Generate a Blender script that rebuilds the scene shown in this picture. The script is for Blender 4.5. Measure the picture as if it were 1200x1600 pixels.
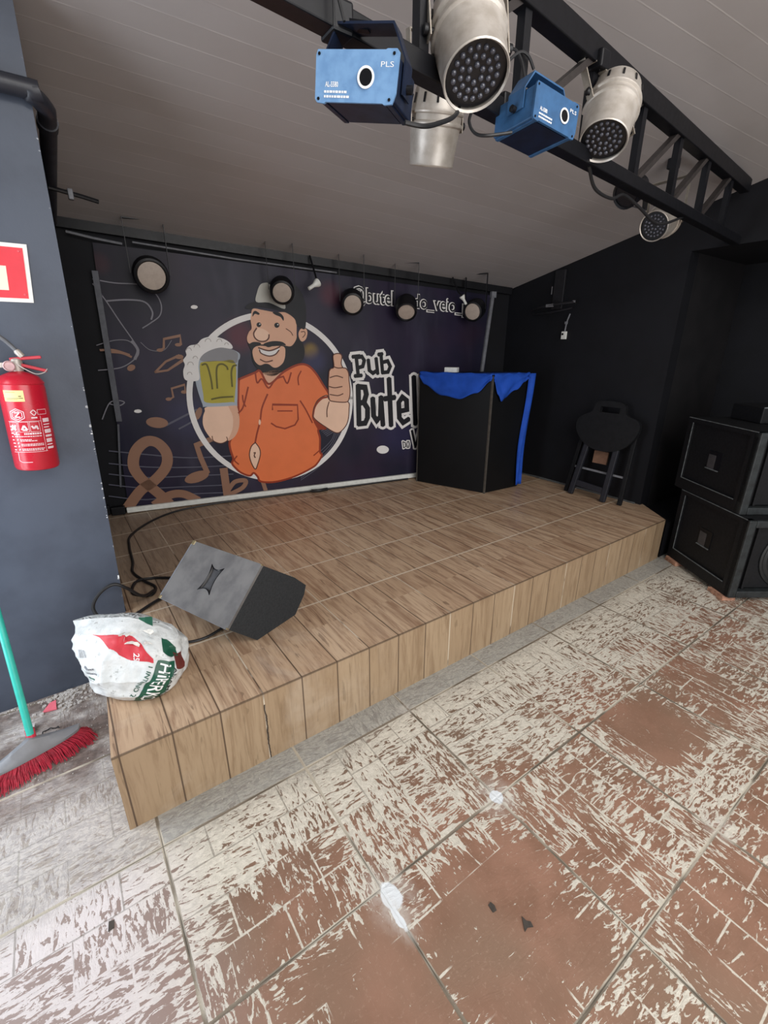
import bpy, bmesh, math, random
from mathutils import Vector, Matrix, noise
from mathutils.geometry import tessellate_polygon
from mathutils.bvhtree import BVHTree
from math import sin, cos, pi, radians as RAD

SC = bpy.context.scene
COL = SC.collection
for o in list(bpy.data.objects):
    bpy.data.objects.remove(o)
V = Vector

# ------------------------------------------------------------------ camera
CAMPOS = V((0, 0, 1.5)); PITCH = RAD(20.0); YAW = RAD(35.3)
F = V((sin(YAW) * cos(PITCH), cos(YAW) * cos(PITCH), -sin(PITCH)))
R = V((cos(YAW), -sin(YAW), 0)); U = R.cross(F)
cd = bpy.data.cameras.new('camera'); cam = bpy.data.objects.new('camera', cd); COL.objects.link(cam)
cd.sensor_fit = 'HORIZONTAL'; cd.sensor_width = 36; cd.lens = 709 / 1200 * 36; cd.clip_start = .05
cam.matrix_world = Matrix.Translation(CAMPOS) @ Matrix((R, U, -F)).transposed().to_4x4()
SC.camera = cam

# ------------------------------------------------------------------ light
SC.view_settings.view_transform = 'Standard'; SC.view_settings.look = 'None'
SC.view_settings.gamma = 1; SC.view_settings.use_curve_mapping = False
SC.view_settings.exposure = 0.0
wd = bpy.data.worlds.new('daylight'); SC.world = wd; wd.use_nodes = True
wd.node_tree.nodes['Background'].inputs[0].default_value = (.75, .85, 1, 1)
wd.node_tree.nodes['Background'].inputs[1].default_value = .6

def area(name, loc, aim, sx, sy, power, col, spread=180):
    d = bpy.data.lights.new(name, 'AREA'); d.shape = 'RECTANGLE'; d.size = sx; d.size_y = sy
    d.energy = power; d.color = col; d.spread = RAD(spread)
    o = bpy.data.objects.new(name, d); COL.objects.link(o); o.location = loc
    o.rotation_euler = (V(aim) - V(loc)).to_track_quat('-Z', 'Y').to_euler()
    return o
# daylight entering through the side door on the left and the open shop front behind the camera
area('side_door_daylight', (-.93, 1.78, 1.15), (1.0, 1.35, .75), .75, 1.9, 26, (.86, .92, 1.0))
area('shop_front_daylight', (1.0, -2.15, 1.65), (1.3, 2.0, .9), 3.4, 2.5, 95, (1.0, .965, .93))
area('overhead_fill', (1.0, -.9, 3.05), (1.5, 1.3, .3), 2.6, 1.2, 78, (1.0, .975, .945))  # added overhead fill lamp that lifts the floor and stage top

# ------------------------------------------------------------------ node helpers
class NT:
    def __init__(s, name):
        s.m = bpy.data.materials.new(name); s.m.use_nodes = True
        s.t = s.m.node_tree; s.b = s.t.nodes['Principled BSDF']
    def n(s, typ, **kw):
        x = s.t.nodes.new(typ)
        for k, v in kw.items(): setattr(x, k, v)
        return x
    def put(s, sock, v):
        if isinstance(v, bpy.types.NodeSocket): s.t.links.new(v, sock)
        elif isinstance(v, tuple) and len(v) == 3 and sock.type == 'RGBA': sock.default_value = (*v, 1)
        else: sock.default_value = v
    def M(s, op, a, b=0.0, c=0.0, clamp=False):
        x = s.n('ShaderNodeMath', operation=op, use_clamp=clamp)
        for i, v in enumerate((a, b, c)): s.put(x.inputs[i], v)
        return x.outputs[0]
    def pos(s):
        return s.n('ShaderNodeNewGeometry').outputs['Position']
    def obj(s):
        return s.n('ShaderNodeTexCoord').outputs['Object']
    def sep(s, v):
        x = s.n('ShaderNodeSeparateXYZ'); s.put(x.inputs[0], v); return x.outputs
    def comb(s, x, y, z=0.0):
        c = s.n('ShaderNodeCombineXYZ')
        for i, v in enumerate((x, y, z)): s.put(c.inputs[i], v)
        return c.outputs[0]
    def noise(s, vec, scale, detail=3.0, rough=.55, dist=0.0):
        x = s.n('ShaderNodeTexNoise'); s.put(x.inputs['Vector'], vec)
        x.inputs['Scale'].default_value = scale; x.inputs['Detail'].default_value = detail
        x.inputs['Roughness'].default_value = rough; x.inputs['Distortion'].default_value = dist
        return x.outputs['Fac']
    def white(s, vec):
        x = s.n('ShaderNodeTexWhiteNoise'); s.put(x.inputs['Vector'], vec); return x.outputs['Value']
    def step(s, v, lo, hi):
        x = s.n('ShaderNodeMapRange', interpolation_type='SMOOTHSTEP'); s.put(x.inputs[0], v)
        s.put(x.inputs[1], lo); s.put(x.inputs[2], hi); return x.outputs[0]
    def mix(s, f, a, b):
        x = s.n('ShaderNodeMix', data_type='RGBA'); s.put(x.inputs[0], f)
        s.put(x.inputs[6], a); s.put(x.inputs[7], b); return x.outputs[2]
    def bump(s, h, strength=.3, dist=.002):
        x = s.n('ShaderNodeBump'); s.put(x.inputs['Height'], h)
        x.inputs['Strength'].default_value = strength; x.inputs['Distance'].default_value = dist
        s.t.links.new(x.outputs[0], s.b.inputs['Normal'])
    def fin(s, col, rough=.6, metal=0.0, spec=.5):
        s.put(s.b.inputs['Base Color'], col); s.put(s.b.inputs['Roughness'], rough)
        s.put(s.b.inputs['Metallic'], metal); s.put(s.b.inputs['Specular IOR Level'], spec)
        return s.m

def srgb(r, g, b):
    f = lambda c: (c / 255 / 12.92) if c / 255 <= .04045 else ((c / 255 + .055) / 1.055) ** 2.4
    return (f(r), f(g), f(b))

def mat(name, col, rough=.5, metal=0.0, var=.25, scale=25.0, bump=.08, spec=.5, col2=None):
    t = NT(name); p = t.obj(); n = t.noise(p, scale, 4)
    c2 = col2 or tuple(c * (1 - var) for c in col)
    c = t.mix(t.step(n, .35, .7), col, c2)
    if bump: t.bump(n, bump)
    r = t.M('ADD', rough - .06, t.M('MULTIPLY', n, .12))
    return t.fin(c, r, metal, spec)

# ------------------------------------------------------------------ mesh helpers
class B:
    def __init__(s): s.bm = bmesh.new(); s.mi = 0
    def face(s, vs, mi=None):
        try:
            f = s.bm.faces.new(vs); f.material_index = s.mi if mi is None else mi; return f
        except ValueError: return None
    def box(s, c, size, rot=None, bev=0.0):
        M4 = Matrix.Translation(c) @ (rot.to_4x4() if rot else Matrix()) @ Matrix.Diagonal((*size, 1))
        r = bmesh.ops.create_cube(s.bm, size=1, matrix=M4)
        fs = {f for v in r['verts'] for f in v.link_faces}
        for f in fs: f.material_index = s.mi
        if bev:
            es = list({e for v in r['verts'] for e in v.link_edges})
            bmesh.ops.bevel(s.bm, geom=es, offset=bev, segments=2, affect='EDGES', profile=.5)
        return s
    def bar(s, a, b, w, h, up=(0, 0, 1), bev=0.0):          # box bar between two points
        a, b = V(a), V(b); d = b - a; x = d.normalized(); u = V(up)
        y = u.cross(x)
        if y.length < 1e-4: y = V((0, 1, 0)).cross(x)
        y.normalize(); z = x.cross(y)
        return s.box((a + b) / 2, (d.length, w, h), Matrix((x, y, z)).transposed(), bev)
    def prism(s, pts, ext):                                  # closed 3D polygon swept by a vector
        pts = [V(p) for p in pts]; ext = V(ext)
        a = [s.bm.verts.new(p) for p in pts]; b = [s.bm.verts.new(p + ext) for p in pts]
        n = len(pts)
        for tri in tessellate_polygon([pts]):
            s.face([a[i] for i in tri]); s.face([b[i] for i in reversed(tri)])
        for i in range(n): s.face([a[i], a[(i + 1) % n], b[(i + 1) % n], b[i]])
        bmesh.ops.recalc_face_normals(s.bm, faces=list({f for v in a + b for f in v.link_faces}))
        return s
    def loft(s, rings, cap=True, closed=True):
        rs = [[s.bm.verts.new(p) for p in r] for r in rings]
        for r0, r1 in zip(rs, rs[1:]):
            n = len(r0)
            for i in range(n if closed else n - 1): s.face([r0[i], r0[(i + 1) % n], r1[(i + 1) % n], r1[i]])
        if cap and closed: s.face(list(reversed(rs[0]))); s.face(rs[-1])
        return rs
    def tube(s, pts, r, seg=8, smooth=0, r1=None):
        pts = [V(p) for p in pts]
        if smooth: pts = crom(pts, smooth)
        n = len(pts); rings = []; prev = None
        for i, p in enumerate(pts):
            t = (pts[min(i + 1, n - 1)] - pts[max(i - 1, 0)]).normalized()
            if prev is None:
                a = t.orthogonal().normalized()
            else:
                a = (prev - t * prev.dot(t)).normalized()
            prev = a; b = t.cross(a); rr = r if r1 is None else r + (r1 - r) * i / (n - 1)
            rings.append([p + a * (rr * cos(2 * pi * k / seg)) + b * (rr * sin(2 * pi * k / seg)) for k in range(seg)])
        s.loft(rings); return s
    def lathe(s, prof, M4=Matrix(), seg=32):                 # (r, z) profile about local z
        rings = [[M4 @ V((max(r, 1e-5) * cos(2 * pi * k / seg), max(r, 1e-5) * sin(2 * pi * k / seg), z)) for k in range(seg)] for r, z in prof]
        s.loft(rings, cap=False); return s
    def build(s, name, m, parent=None, smooth=True, world=True, angle=35):
        bm = s.bm
        bmesh.ops.remove_doubles(bm, verts=bm.verts, dist=1e-6)
        if parent is not None and world:
            acc = Matrix(); q = parent
            while q is not None: acc = q.matrix_basis @ acc; q = q.parent
            bm.transform(acc.inverted())
        me = bpy.data.meshes.new(name)
        if smooth:
            for f in bm.faces: f.smooth = True
            for e in bm.edges:
                if len(e.link_faces) == 2 and e.calc_face_angle(0) > RAD(angle): e.smooth = False
        bm.to_mesh(me); bm.free()
        for x in (m if isinstance(m, (list, tuple)) else [m]): me.materials.append(x)
        o = bpy.data.objects.new(name, me); COL.objects.link(o)
        if parent is not None: o.parent = parent
        return o

def crom(pts, k=6, closed=False):
    pts = [V(p) for p in pts]; n = len(pts); out = []
    if n < 3 and not closed: return pts
    rng = range(n) if closed else range(n - 1)
    g = (lambda i: pts[i % n]) if closed else (lambda i: pts[max(0, min(n - 1, i))])
    for i in rng:
        a, b, c, d = g(i - 1), g(i), g(i + 1), g(i + 2)
        for j in range(k):
            t = j / k
            out.append(.5 * ((2 * b) + (c - a) * t + (2 * a - 5 * b + 4 * c - d) * t * t + (3 * b - a - 3 * c + d) * t ** 3))
    if not closed: out.append(pts[-1])
    return out

def tag(o, label, cat, group=None):
    o['label'] = label; o['category'] = cat
    if group: o['group'] = group
    return o
def empty(name, loc=(0, 0, 0), M4=None, label=None, cat=None, group=None):
    o = bpy.data.objects.new(name, None); COL.objects.link(o); o.empty_display_size = .05
    if M4 is not None: o.matrix_basis = M4
    else: o.location = loc
    if label: tag(o, label, cat, group)
    if M4 is None: o.matrix_basis = Matrix.Translation(loc)
    return o
def struct(o): o['kind'] = 'structure'; return o

def text_bm(b, body, size, M4, mi=0, offset=0.0, width=None, thick=0.0):
    """flat lettering as faces, added to the builder b; M4 maps text plane (x right, y up) to place"""
    cu = bpy.data.curves.new('lettering', 'FONT'); cu.body = body; cu.size = size; cu.offset = offset; cu.extrude = thick
    cu.resolution_u = 3
    o = bpy.data.objects.new('lettering', cu); COL.objects.link(o)
    dg = bpy.context.evaluated_depsgraph_get(); me = o.evaluated_get(dg).to_mesh()
    xs = [v.co.x for v in me.vertices]; k = 1.0
    if width and xs: k = width / (max(xs) - min(xs))
    vs = [b.bm.verts.new(M4 @ V((v.co.x * k, v.co.y, v.co.z))) for v in me.vertices]
    for p in me.polygons: b.face([vs[i] for i in p.vertices], mi)
    o.evaluated_get(dg).to_mesh_clear(); bpy.data.objects.remove(o); bpy.data.curves.remove(cu)
    return b
rnd = random.Random(7)

# ------------------------------------------------------------------ surface materials
def floor_material():
    t = NT('embossed_stone_tile'); P = t.pos(); x, y, z = t.sep(P); M = t.M
    tx = M('DIVIDE', x, .5); ty = M('DIVIDE', M('SUBTRACT', y, .22), .5)
    ix, iy = M('FLOOR', tx), M('FLOOR', ty); fx, fy = M('FRACT', tx), M('FRACT', ty)
    edge = M('MULTIPLY', M('MINIMUM', M('MINIMUM', fx, M('SUBTRACT', 1.0, fx)), M('MINIMUM', fy, M('SUBTRACT', 1.0, fy))), .5)
    hs = M('GREATER_THAN', t.white(t.comb(ix, iy, 3.3)), .55)            # some tiles are laid turned
    gx = M('ADD', M('MULTIPLY', fx, M('SUBTRACT', 1.0, hs)), M('MULTIPLY', fy, hs))
    gy = M('ADD', M('MULTIPLY', fy, M('SUBTRACT', 1.0, hs)), M('MULTIPLY', fx, hs))
    row = M('FLOOR', M('MULTIPLY', gy, 4.0)); fr = M('FRACT', M('MULTIPLY', gy, 4.0))
    colp = M('ADD', M('MULTIPLY', gx, 2.0), M('MULTIPLY', M('MODULO', row, 2.0), .5)); ci = M('FLOOR', colp); fc = M('FRACT', colp)
    wob = M('MULTIPLY', M('SUBTRACT', t.noise(P, 30, 2), .5), .004)
    dr = M('MULTIPLY', M('MINIMUM', fr, M('SUBTRACT', 1.0, fr)), .125)
    dc = M('MULTIPLY', M('MINIMUM', fc, M('SUBTRACT', 1.0, fc)), .25)
    dj = M('ADD', M('MINIMUM', dr, dc), wob)
    # slate relief, its grain turned block by block
    hb = t.white(t.comb(M('ADD', M('MULTIPLY', ix, 7.0), ci), M('ADD', M('MULTIPLY', iy, 5.0), row), 1.7))
    ang = M('ADD', M('MULTIPLY', M('GREATER_THAN', hb, .62), 1.45), M('MULTIPLY', M('SUBTRACT', hb, .5), .35))
    ca, sa = M('COSINE', ang), M('SINE', ang)
    u = M('ADD', M('MULTIPLY', x, ca), M('MULTIPLY', y, sa)); v = M('SUBTRACT', M('MULTIPLY', y, ca), M('MULTIPLY', x, sa))
    off = M('MULTIPLY', hb, 37.0)
    relief = t.noise(t.comb(M('ADD', M('MULTIPLY', u, 17.0), off), M('MULTIPLY', v, 60.0), off), 1.0, 4, .6, 1.3)
    fine = t.noise(t.comb(M('MULTIPLY', x, 60.0), M('MULTIPLY', y, 75.0), hb), 1.0, 4, .65, .6)
    rel = M('ADD', M('MULTIPLY', relief, .72), M('MULTIPLY', fine, .28))
    # how much of the old white paint is left (0 bare .. 1 whole)
    rel = M('ADD', M('DIVIDE', M('SUBTRACT', rel, .5), .30), .5)
    big = t.noise(P, 2.6, 3)
    cov = M('ADD', M('ADD', .46, M('MULTIPLY', M('SUBTRACT', big, .5), .35)), M('MULTIPLY', M('SUBTRACT', t.white(t.comb(hb, 4.0, 1.0)), .5), .16))
    cov = M('ADD', cov, M('MULTIPLY', t.step(y, .62, 1.25), .24))
    cov = M('ADD', cov, M('MULTIPLY', t.step(x, .20, -.30), -.06))
    def blob(cx, cy, rx, ry):
        d = M('ADD', M('POWER', M('ABSOLUTE', M('DIVIDE', M('SUBTRACT', x, cx), rx)), 2.4), M('POWER', M('ABSOLUTE', M('DIVIDE', M('SUBTRACT', y, cy), ry)), 2.4))
        d = M('ADD', d, M('MULTIPLY', M('SUBTRACT', t.noise(P, 9, 4), .5), 1.4))
        return M('SUBTRACT', 1.0, t.step(d, .25, 1.35))
    def inr(v_, a, b): return M('MULTIPLY', M('GREATER_THAN', v_, a), M('LESS_THAN', v_, b))
    for cx, cy, rx, ry, a, tl in ((.76, .45, .25, .22, -.46, (.5, 1, .22, .72)), (1.77, .56, .22, .17, -.44, (1.5, 2., .22, .72)), (.26, .84, .20, .15, -.26, (0, .5, .72, 1.22)),
                              (.36, .45, .22, .26, -.40, (0, .5, .22, .72)), (1.22, .45, .25, .25, -.10, (1, 1.5, .22, .72)), (2.2, .55, .25, .22, -.14, (2, 2.5, .22, .72)), (.45, .0, .5, .22, -.34, (0, 1.0, -.28, .22)), (1.25, .0, .26, .24, -.26, (1.0, 1.5, -.28, .22)), (1.75, .0, .26, .24, -.18, (1.5, 2.0, -.28, .22))):
        k = M('MULTIPLY', inr(x, tl[0], tl[1]), inr(y, tl[2], tl[3]))
        cov = M('ADD', cov, M('MULTIPLY', M('MULTIPLY', blob(cx, cy, rx, ry), k), a))
    cov = M('ADD', cov, M('MULTIPLY', t.step(M('MINIMUM', dj, edge), .016, .0), .07))
    thr = M('SUBTRACT', 1.0, cov)
    paint = t.step(rel, M('SUBTRACT', thr, .03), M('ADD', thr, .03))
    joint = t.step(dj, .0032, .0018)
    jn = M('MULTIPLY', t.step(t.noise(P, 14, 3), .40, .46), t.step(cov, .14, .26))
    full = t.step(cov, .60, .72)
    terra = t.mix(t.step(t.noise(P, 6, 5, .6), .3, .72), srgb(156, 119, 100), srgb(132, 100, 82))
    terra = t.mix(t.step(t.noise(P, 1.7, 3), .42, .66), terra, srgb(138, 112, 94))
    terra = t.mix(M('MULTIPLY', t.step(t.noise(P, 90, 3, .7), .55, .7), .35), terra, srgb(176, 150, 130))
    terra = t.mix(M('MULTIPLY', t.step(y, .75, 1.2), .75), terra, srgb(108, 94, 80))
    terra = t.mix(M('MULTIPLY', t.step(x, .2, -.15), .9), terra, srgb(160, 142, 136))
    white = t.mix(t.step(fine, .3, .7), srgb(222, 216, 202), srgb(196, 190, 176))
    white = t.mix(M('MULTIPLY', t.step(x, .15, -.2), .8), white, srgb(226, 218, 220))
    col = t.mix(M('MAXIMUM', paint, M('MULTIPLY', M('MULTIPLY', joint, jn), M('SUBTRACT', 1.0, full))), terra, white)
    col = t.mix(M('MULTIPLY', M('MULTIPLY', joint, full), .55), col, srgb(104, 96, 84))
    # footworn dust by the step
    dust = M('MULTIPLY', t.step(M('ADD', y, M('MULTIPLY', big, .2)), 1.22, 1.36), .62)
    col = t.mix(dust, col, t.mix(t.step(fine, .42, .6), srgb(176, 172, 162), srgb(132, 128, 122)))
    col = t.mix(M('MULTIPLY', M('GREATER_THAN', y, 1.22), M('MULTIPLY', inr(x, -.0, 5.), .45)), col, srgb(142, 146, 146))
    dirt = M('MULTIPLY', M('MULTIPLY', t.step(x, .12, -.12), t.step(y, 1.45, 1.75)), t.step(t.noise(P, 7, 4), .3, .62))
    col = t.mix(M('MULTIPLY', dirt, .9), col, t.mix(t.step(t.noise(P, 30, 4, .65), .4, .62), srgb(112, 96, 88), srgb(82, 68, 62)))
    # tile joints
    ev = M('ADD', edge, wob)
    lightj = t.step(t.noise(P, 3.1, 2), .45, .55)
    jc = t.mix(lightj, srgb(128, 118, 104), srgb(186, 178, 162))
    col = t.mix(t.step(ev, .0058, .0042), col, jc)
    col = t.mix(M('MULTIPLY', M('MULTIPLY', t.step(edge, .0022, .001), .75), t.step(t.noise(P, 2.3, 2), .56, .44)), col, srgb(66, 60, 52))
    # spilt filler powder at two corners with its brushed-out smears
    def spot(cx, cy, r0, r1, sx=1.0, sy=1.0, kx=0.0):
        dx = M('DIVIDE', M('SUBTRACT', x, cx), sx); dy = M('DIVIDE', M('SUBTRACT', y, cy), sy)
        d = M('SQRT', M('ADD', M('MULTIPLY', dx, dx), M('MULTIPLY', dy, dy)))
        a = M('ARCTAN2', dy, dx); rag = t.noise(t.comb(M('MULTIPLY', a, 2.0), M('MULTIPLY', d, 14.0), cx * 9), 1.0, 4, .7)
        core = t.step(M('ADD', d, M('MULTIPLY', M('SUBTRACT', t.noise(P, 40, 3), .5), .02)), r0 * 1.05, r0 * .85)
        halo = M('MULTIPLY', t.step(M('ADD', d, M('MULTIPLY', M('SUBTRACT', rag, .5), r1 * 1.1)), r1, r1 * .35), .5)
        return core, M('MULTIPLY', halo, t.step(rag, .32, .6))
    for a in ((1.0, .722, .026, .10), (.512, .688, .036, .12, .8, 1.15), (.497, .63, .022, .06, .55, 1.6), (1.52, .22, .0, .07), (.985, 1.235, .0, .05)):
        core, halo = spot(*a)
        col = t.mix(halo, col, srgb(205, 200, 192)); 
        if a[2]: col = t.mix(core, col, srgb(226, 231, 234))
    t.bump(M('ADD', M('MULTIPLY', rel, M('ADD', .25, paint)), M('MULTIPLY', t.step(ev, .001, .006), 1.2)), .35, .004)
    rough = M('ADD', .34, M('MULTIPLY', paint, .26))
    return t.fin(col, rough, 0, .4)

def stage_material():
    t = NT('wood_look_tile'); P = t.pos(); x, y, z = t.sep(P); M = t.M
    s = M('SUBTRACT', y, z)                                   # length runs over the nosing and down the riser
    pf = M('DIVIDE', M('SUBTRACT', x, -.057), .155); pi_ = M('FLOOR', pf); fp = M('FRACT', pf)
    rf = M('DIVIDE', M('SUBTRACT', y, 1.79), .385); ri = M('MULTIPLY', M('FLOOR', rf), M('GREATER_THAN', y, 1.6)); fr = M('FRACT', rf)
    h = t.white(t.comb(pi_, ri, 2.0)); h2 = t.white(t.comb(pi_, ri, 8.0))
    w1 = t.noise(t.comb(M('MULTIPLY', x, 26.0), M('MULTIPLY', s, 2.6), M('MULTIPLY', h, 30.0)), 1.0, 5, .62, 1.2)
    w2 = t.noise(t.comb(M('MULTIPLY', x, 110.0), M('MULTIPLY', s, 5.0), M('MULTIPLY', h, 30.0)), 1.0, 4, .6, .4)
    base = t.mix(h2, srgb(196, 170, 142), srgb(182, 154, 126))
    col = t.mix(t.step(w1, .30, .58), srgb(146, 116, 92), base)
    col = t.mix(M('MULTIPLY', t.step(w2, .50, .72), .6), col, srgb(126, 97, 76))
    col = t.mix(M('MULTIPLY', t.step(t.noise(t.comb(M('MULTIPLY', x, 40.0), M('MULTIPLY', s, 3.0), h), 1.0, 3, .5, 2.0), .62, .68), .55), col, srgb(98, 74, 58))
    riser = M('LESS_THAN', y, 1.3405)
    col = t.mix(M('MULTIPLY', riser, .55), col, srgb(138, 120, 92))  # riser toned down in the colour for the weaker light on it
    dusty = M('MULTIPLY', t.step(t.noise(P, 2.2, 5, .7, .6), .5, .72), t.step(x, 1.3, .1))
    col = t.mix(M('MULTIPLY', dusty, .42), col, srgb(205, 192, 176))
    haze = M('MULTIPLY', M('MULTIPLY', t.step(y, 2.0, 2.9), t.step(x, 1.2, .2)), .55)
    col = t.mix(haze, col, srgb(128, 118, 108))  # haze over the back left boards, put into the colour
    dp = M('MULTIPLY', M('MINIMUM', fp, M('SUBTRACT', 1.0, fp)), .155)
    col = t.mix(M('MULTIPLY', t.step(dp, .0036, .0016), .85), col, srgb(72, 54, 42))
    lf = M('DIVIDE', M('SUBTRACT', x, .408), .465); fl = M('FRACT', lf)
    dl = M('MULTIPLY', M('MINIMUM', fl, M('SUBTRACT', 1.0, fl)), .465)
    lt = M('MULTIPLY', M('MULTIPLY', t.step(dl, .0032, .0016), t.step(t.noise(P, 5, 3), .38, .5)), M('GREATER_THAN', x, .2))
    dr = M('MULTIPLY', M('MINIMUM', fr, M('SUBTRACT', 1.0, fr)), .385)
    lr = M('MULTIPLY', t.step(dr, .0055, .0035), M('GREATER_THAN', y, 1.6))
    col = t.mix(M('MULTIPLY', M('MAXIMUM', lt, lr), .85), col, srgb(218, 206, 186))
    nose = t.step(M('ADD', M('ABSOLUTE', M('SUBTRACT', y, 1.34)), M('ABSOLUTE', M('SUBTRACT', z, .31))), .007, .004)
    col = t.mix(M('MULTIPLY', nose, .75), col, srgb(84, 68, 54))
    crack = M('MULTIPLY', riser, M('MULTIPLY', t.step(M('ABSOLUTE', M('SUBTRACT', M('ADD', x, M('MULTIPLY', t.noise(P, 18, 3), .02)), .420)), M('ADD', .0015, M('MULTIPLY', t.noise(P, 26, 2), .006)), .001), M('LESS_THAN', z, .26)))
    col = t.mix(crack, col, srgb(52, 42, 36))
    t.bump(w1, .12, .002)
    return t.fin(col, M('ADD', .36, M('MULTIPLY', w1, .2)), 0, .4)

def ceiling_material():
    t = NT('white_pvc_plank'); P = t.pos(); x, y, z = t.sep(P); M = t.M
    a = RAD(-9); v = M('ADD', M('MULTIPLY', x, -sin(a)), M('MULTIPLY', y, cos(a)))
    f = M('FRACT', M('DIVIDE', v, .1)); d = M('MULTIPLY', M('MINIMUM', f, M('SUBTRACT', 1.0, f)), .1)
    h = t.white(t.comb(M('FLOOR', M('DIVIDE', v, .1)), 0.0, 0.0))
    col = t.mix(h, srgb(172, 167, 166), srgb(168, 162, 160))
    col = t.mix(M('MULTIPLY', t.step(t.noise(P, 3, 4), .45, .75), .18), col, srgb(150, 142, 136))
    col = t.mix(M('MULTIPLY', t.step(d, .0030, .0012), t.step(t.noise(P, 4, 2), .3, .7)), col, srgb(192, 187, 184))  # seams painted paler, as edges that catch the light
    t.bump(t.step(d, .004, 0.0), .12, .003)
    return t.fin(col, .42, 0, .4)

def black_paint(name, c1, c2, edge=None, rough=.55):
    t = NT(name); P = t.pos(); x, y, z = t.sep(P); M = t.M
    col = t.mix(t.step(t.noise(P, 5, 4), .35, .7), c1, c2)
    sp = t.step(t.noise(P, 55, 2), .80, .83); col = t.mix(M('MULTIPLY', sp, .35), col, srgb(120, 124, 130))
    if edge:                                                 # chipped corner: white plaster shows along the arris
        ex = M('SUBTRACT', M('ADD', edge[0], M('MULTIPLY', z, edge[1])), x)
        near = t.step(ex, .016, .004)
        nz = t.noise(t.comb(M('MULTIPLY', x, 30.0), y, M('MULTIPLY', z, 46.0)), 1.0, 3, .6)
        chip = M('MULTIPLY', t.step(M('ADD', nz, M('MULTIPLY', M('SUBTRACT', near, 1.0), .35)), .575, .595), M('MULTIPLY', t.step(ex, .03, .012), M('MULTIPLY', M('GREATER_THAN', z, .36), M('MULTIPLY', t.step(t.noise(t.comb(0.0, 0.0, M('MULTIPLY', z, 4.2)), 1.0, 2), .42, .56), t.step(t.noise(t.comb(3.0, 0.0, M('MULTIPLY', z, 21.0)), 1.0, 2), M('ADD', .30, M('MULTIPLY', z, .11)), M('ADD', .34, M('MULTIPLY', z, .11)))))))
        col = t.mix(chip, col, srgb(235, 238, 240))
    t.bump(t.noise(P, 90, 3), .12, .003)
    return t.fin(col, rough, 0, .3)

M_FLOOR = floor_material(); M_STAGE = stage_material(); M_CEIL = ceiling_material()
M_WALL = black_paint('black_wall_paint', srgb(14, 15, 21), srgb(10, 11, 16), rough=.7)
M_WALL_L = black_paint('charcoal_wall_paint', srgb(76, 83, 96), srgb(67, 73, 85), (.0665, .0295), .4)
M_WALL_W = black_paint('grey_wall_paint', srgb(150, 150, 150), srgb(135, 135, 135))  # plain grey for the walls behind the viewer
M_BLACK = mat('black_painted_steel', srgb(15, 16, 21), .45, .0, .3, 40, .1, .35)
M_DIAG = mat('worn_brown_black_steel', srgb(52, 47, 46), .5, .0, .3, 40, .1)
M_CABLE = mat('black_rubber_cable', srgb(30, 30, 32), .5, 0, .2, 60, 0)
M_PIPE = mat('black_painted_pipe', srgb(40, 42, 50), .42, 0, .25, 20, .05)
M_WHITE = mat('white_painted_batten', srgb(226, 228, 222), .5, 0, .12, 30, .05)
M_GREY = mat('grey_batten', srgb(120, 122, 128), .55, 0, .25, 30, .05)
M_ALU = mat('weathered_aluminium', srgb(198, 192, 184), .42, .4, .2, 22, .06, col2=srgb(174, 166, 156))
M_STEEL = mat('galvanised_steel_strap', srgb(176, 168, 156), .45, .6, .2, 50, .05)
M_LENSB = mat('black_lens_board', srgb(26, 26, 30), .35, 0, .3, 50, 0)
M_LED = mat('clear_led_lens', srgb(74, 76, 86), .12, .0, .15, 80, 0, .8)
M_BLUE = mat('blue_anodised_plate', srgb(120, 160, 202), .42, .1, .16, 40, .05, col2=srgb(104, 144, 188))
M_NAVY = mat('navy_metal_case', srgb(24, 36, 60), .38, .2, .3, 30, .05, col2=srgb(18, 27, 46))
M_MIDBLUE = mat('steel_blue_metal_case', srgb(56, 98, 142), .4, .15, .25, 30, .05)
M_HOLE = mat('dark_aperture', srgb(6, 8, 14), .2, 0, .2, 30, 0)
M_PRINTW = mat('white_print', srgb(235, 236, 236), .5, 0, .06, 40, 0)

# ================================================================== THE SETTING
def slab(name, pts, ext, m):
    return struct(B().prism(pts, ext).build(name, m, smooth=False))
slab('floor', [(-1.2, -2.5, 0), (5.2, -2.5, 0), (5.2, 4.4, 0), (-1.2, 4.4, 0)], (0, 0, -.12), M_FLOOR)
CZ = lambda x, y: 3.150 - .1162 * x - .2308 * y
cz = [(-1.2, -2.5), (5.2, -2.5), (5.2, 4.4), (-1.2, 4.4)]
slab('ceiling', [(x, y, CZ(x, y)) for x, y in cz], (0, 0, .12), M_CEIL)
# stage: a raised block with an out-of-square right end
STAGE = [(-.078, 1.34), (3.475, 1.34), (3.70, 1.62), (3.70, 3.16), (.08, 3.87), (.08, 2.25), (-.024, 2.25)]
b = B(); b.prism([(x, y, 0) for x, y in STAGE], (0, 0, .31))
stage = b.build('stage', M_STAGE, smooth=False); struct(stage)
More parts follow.
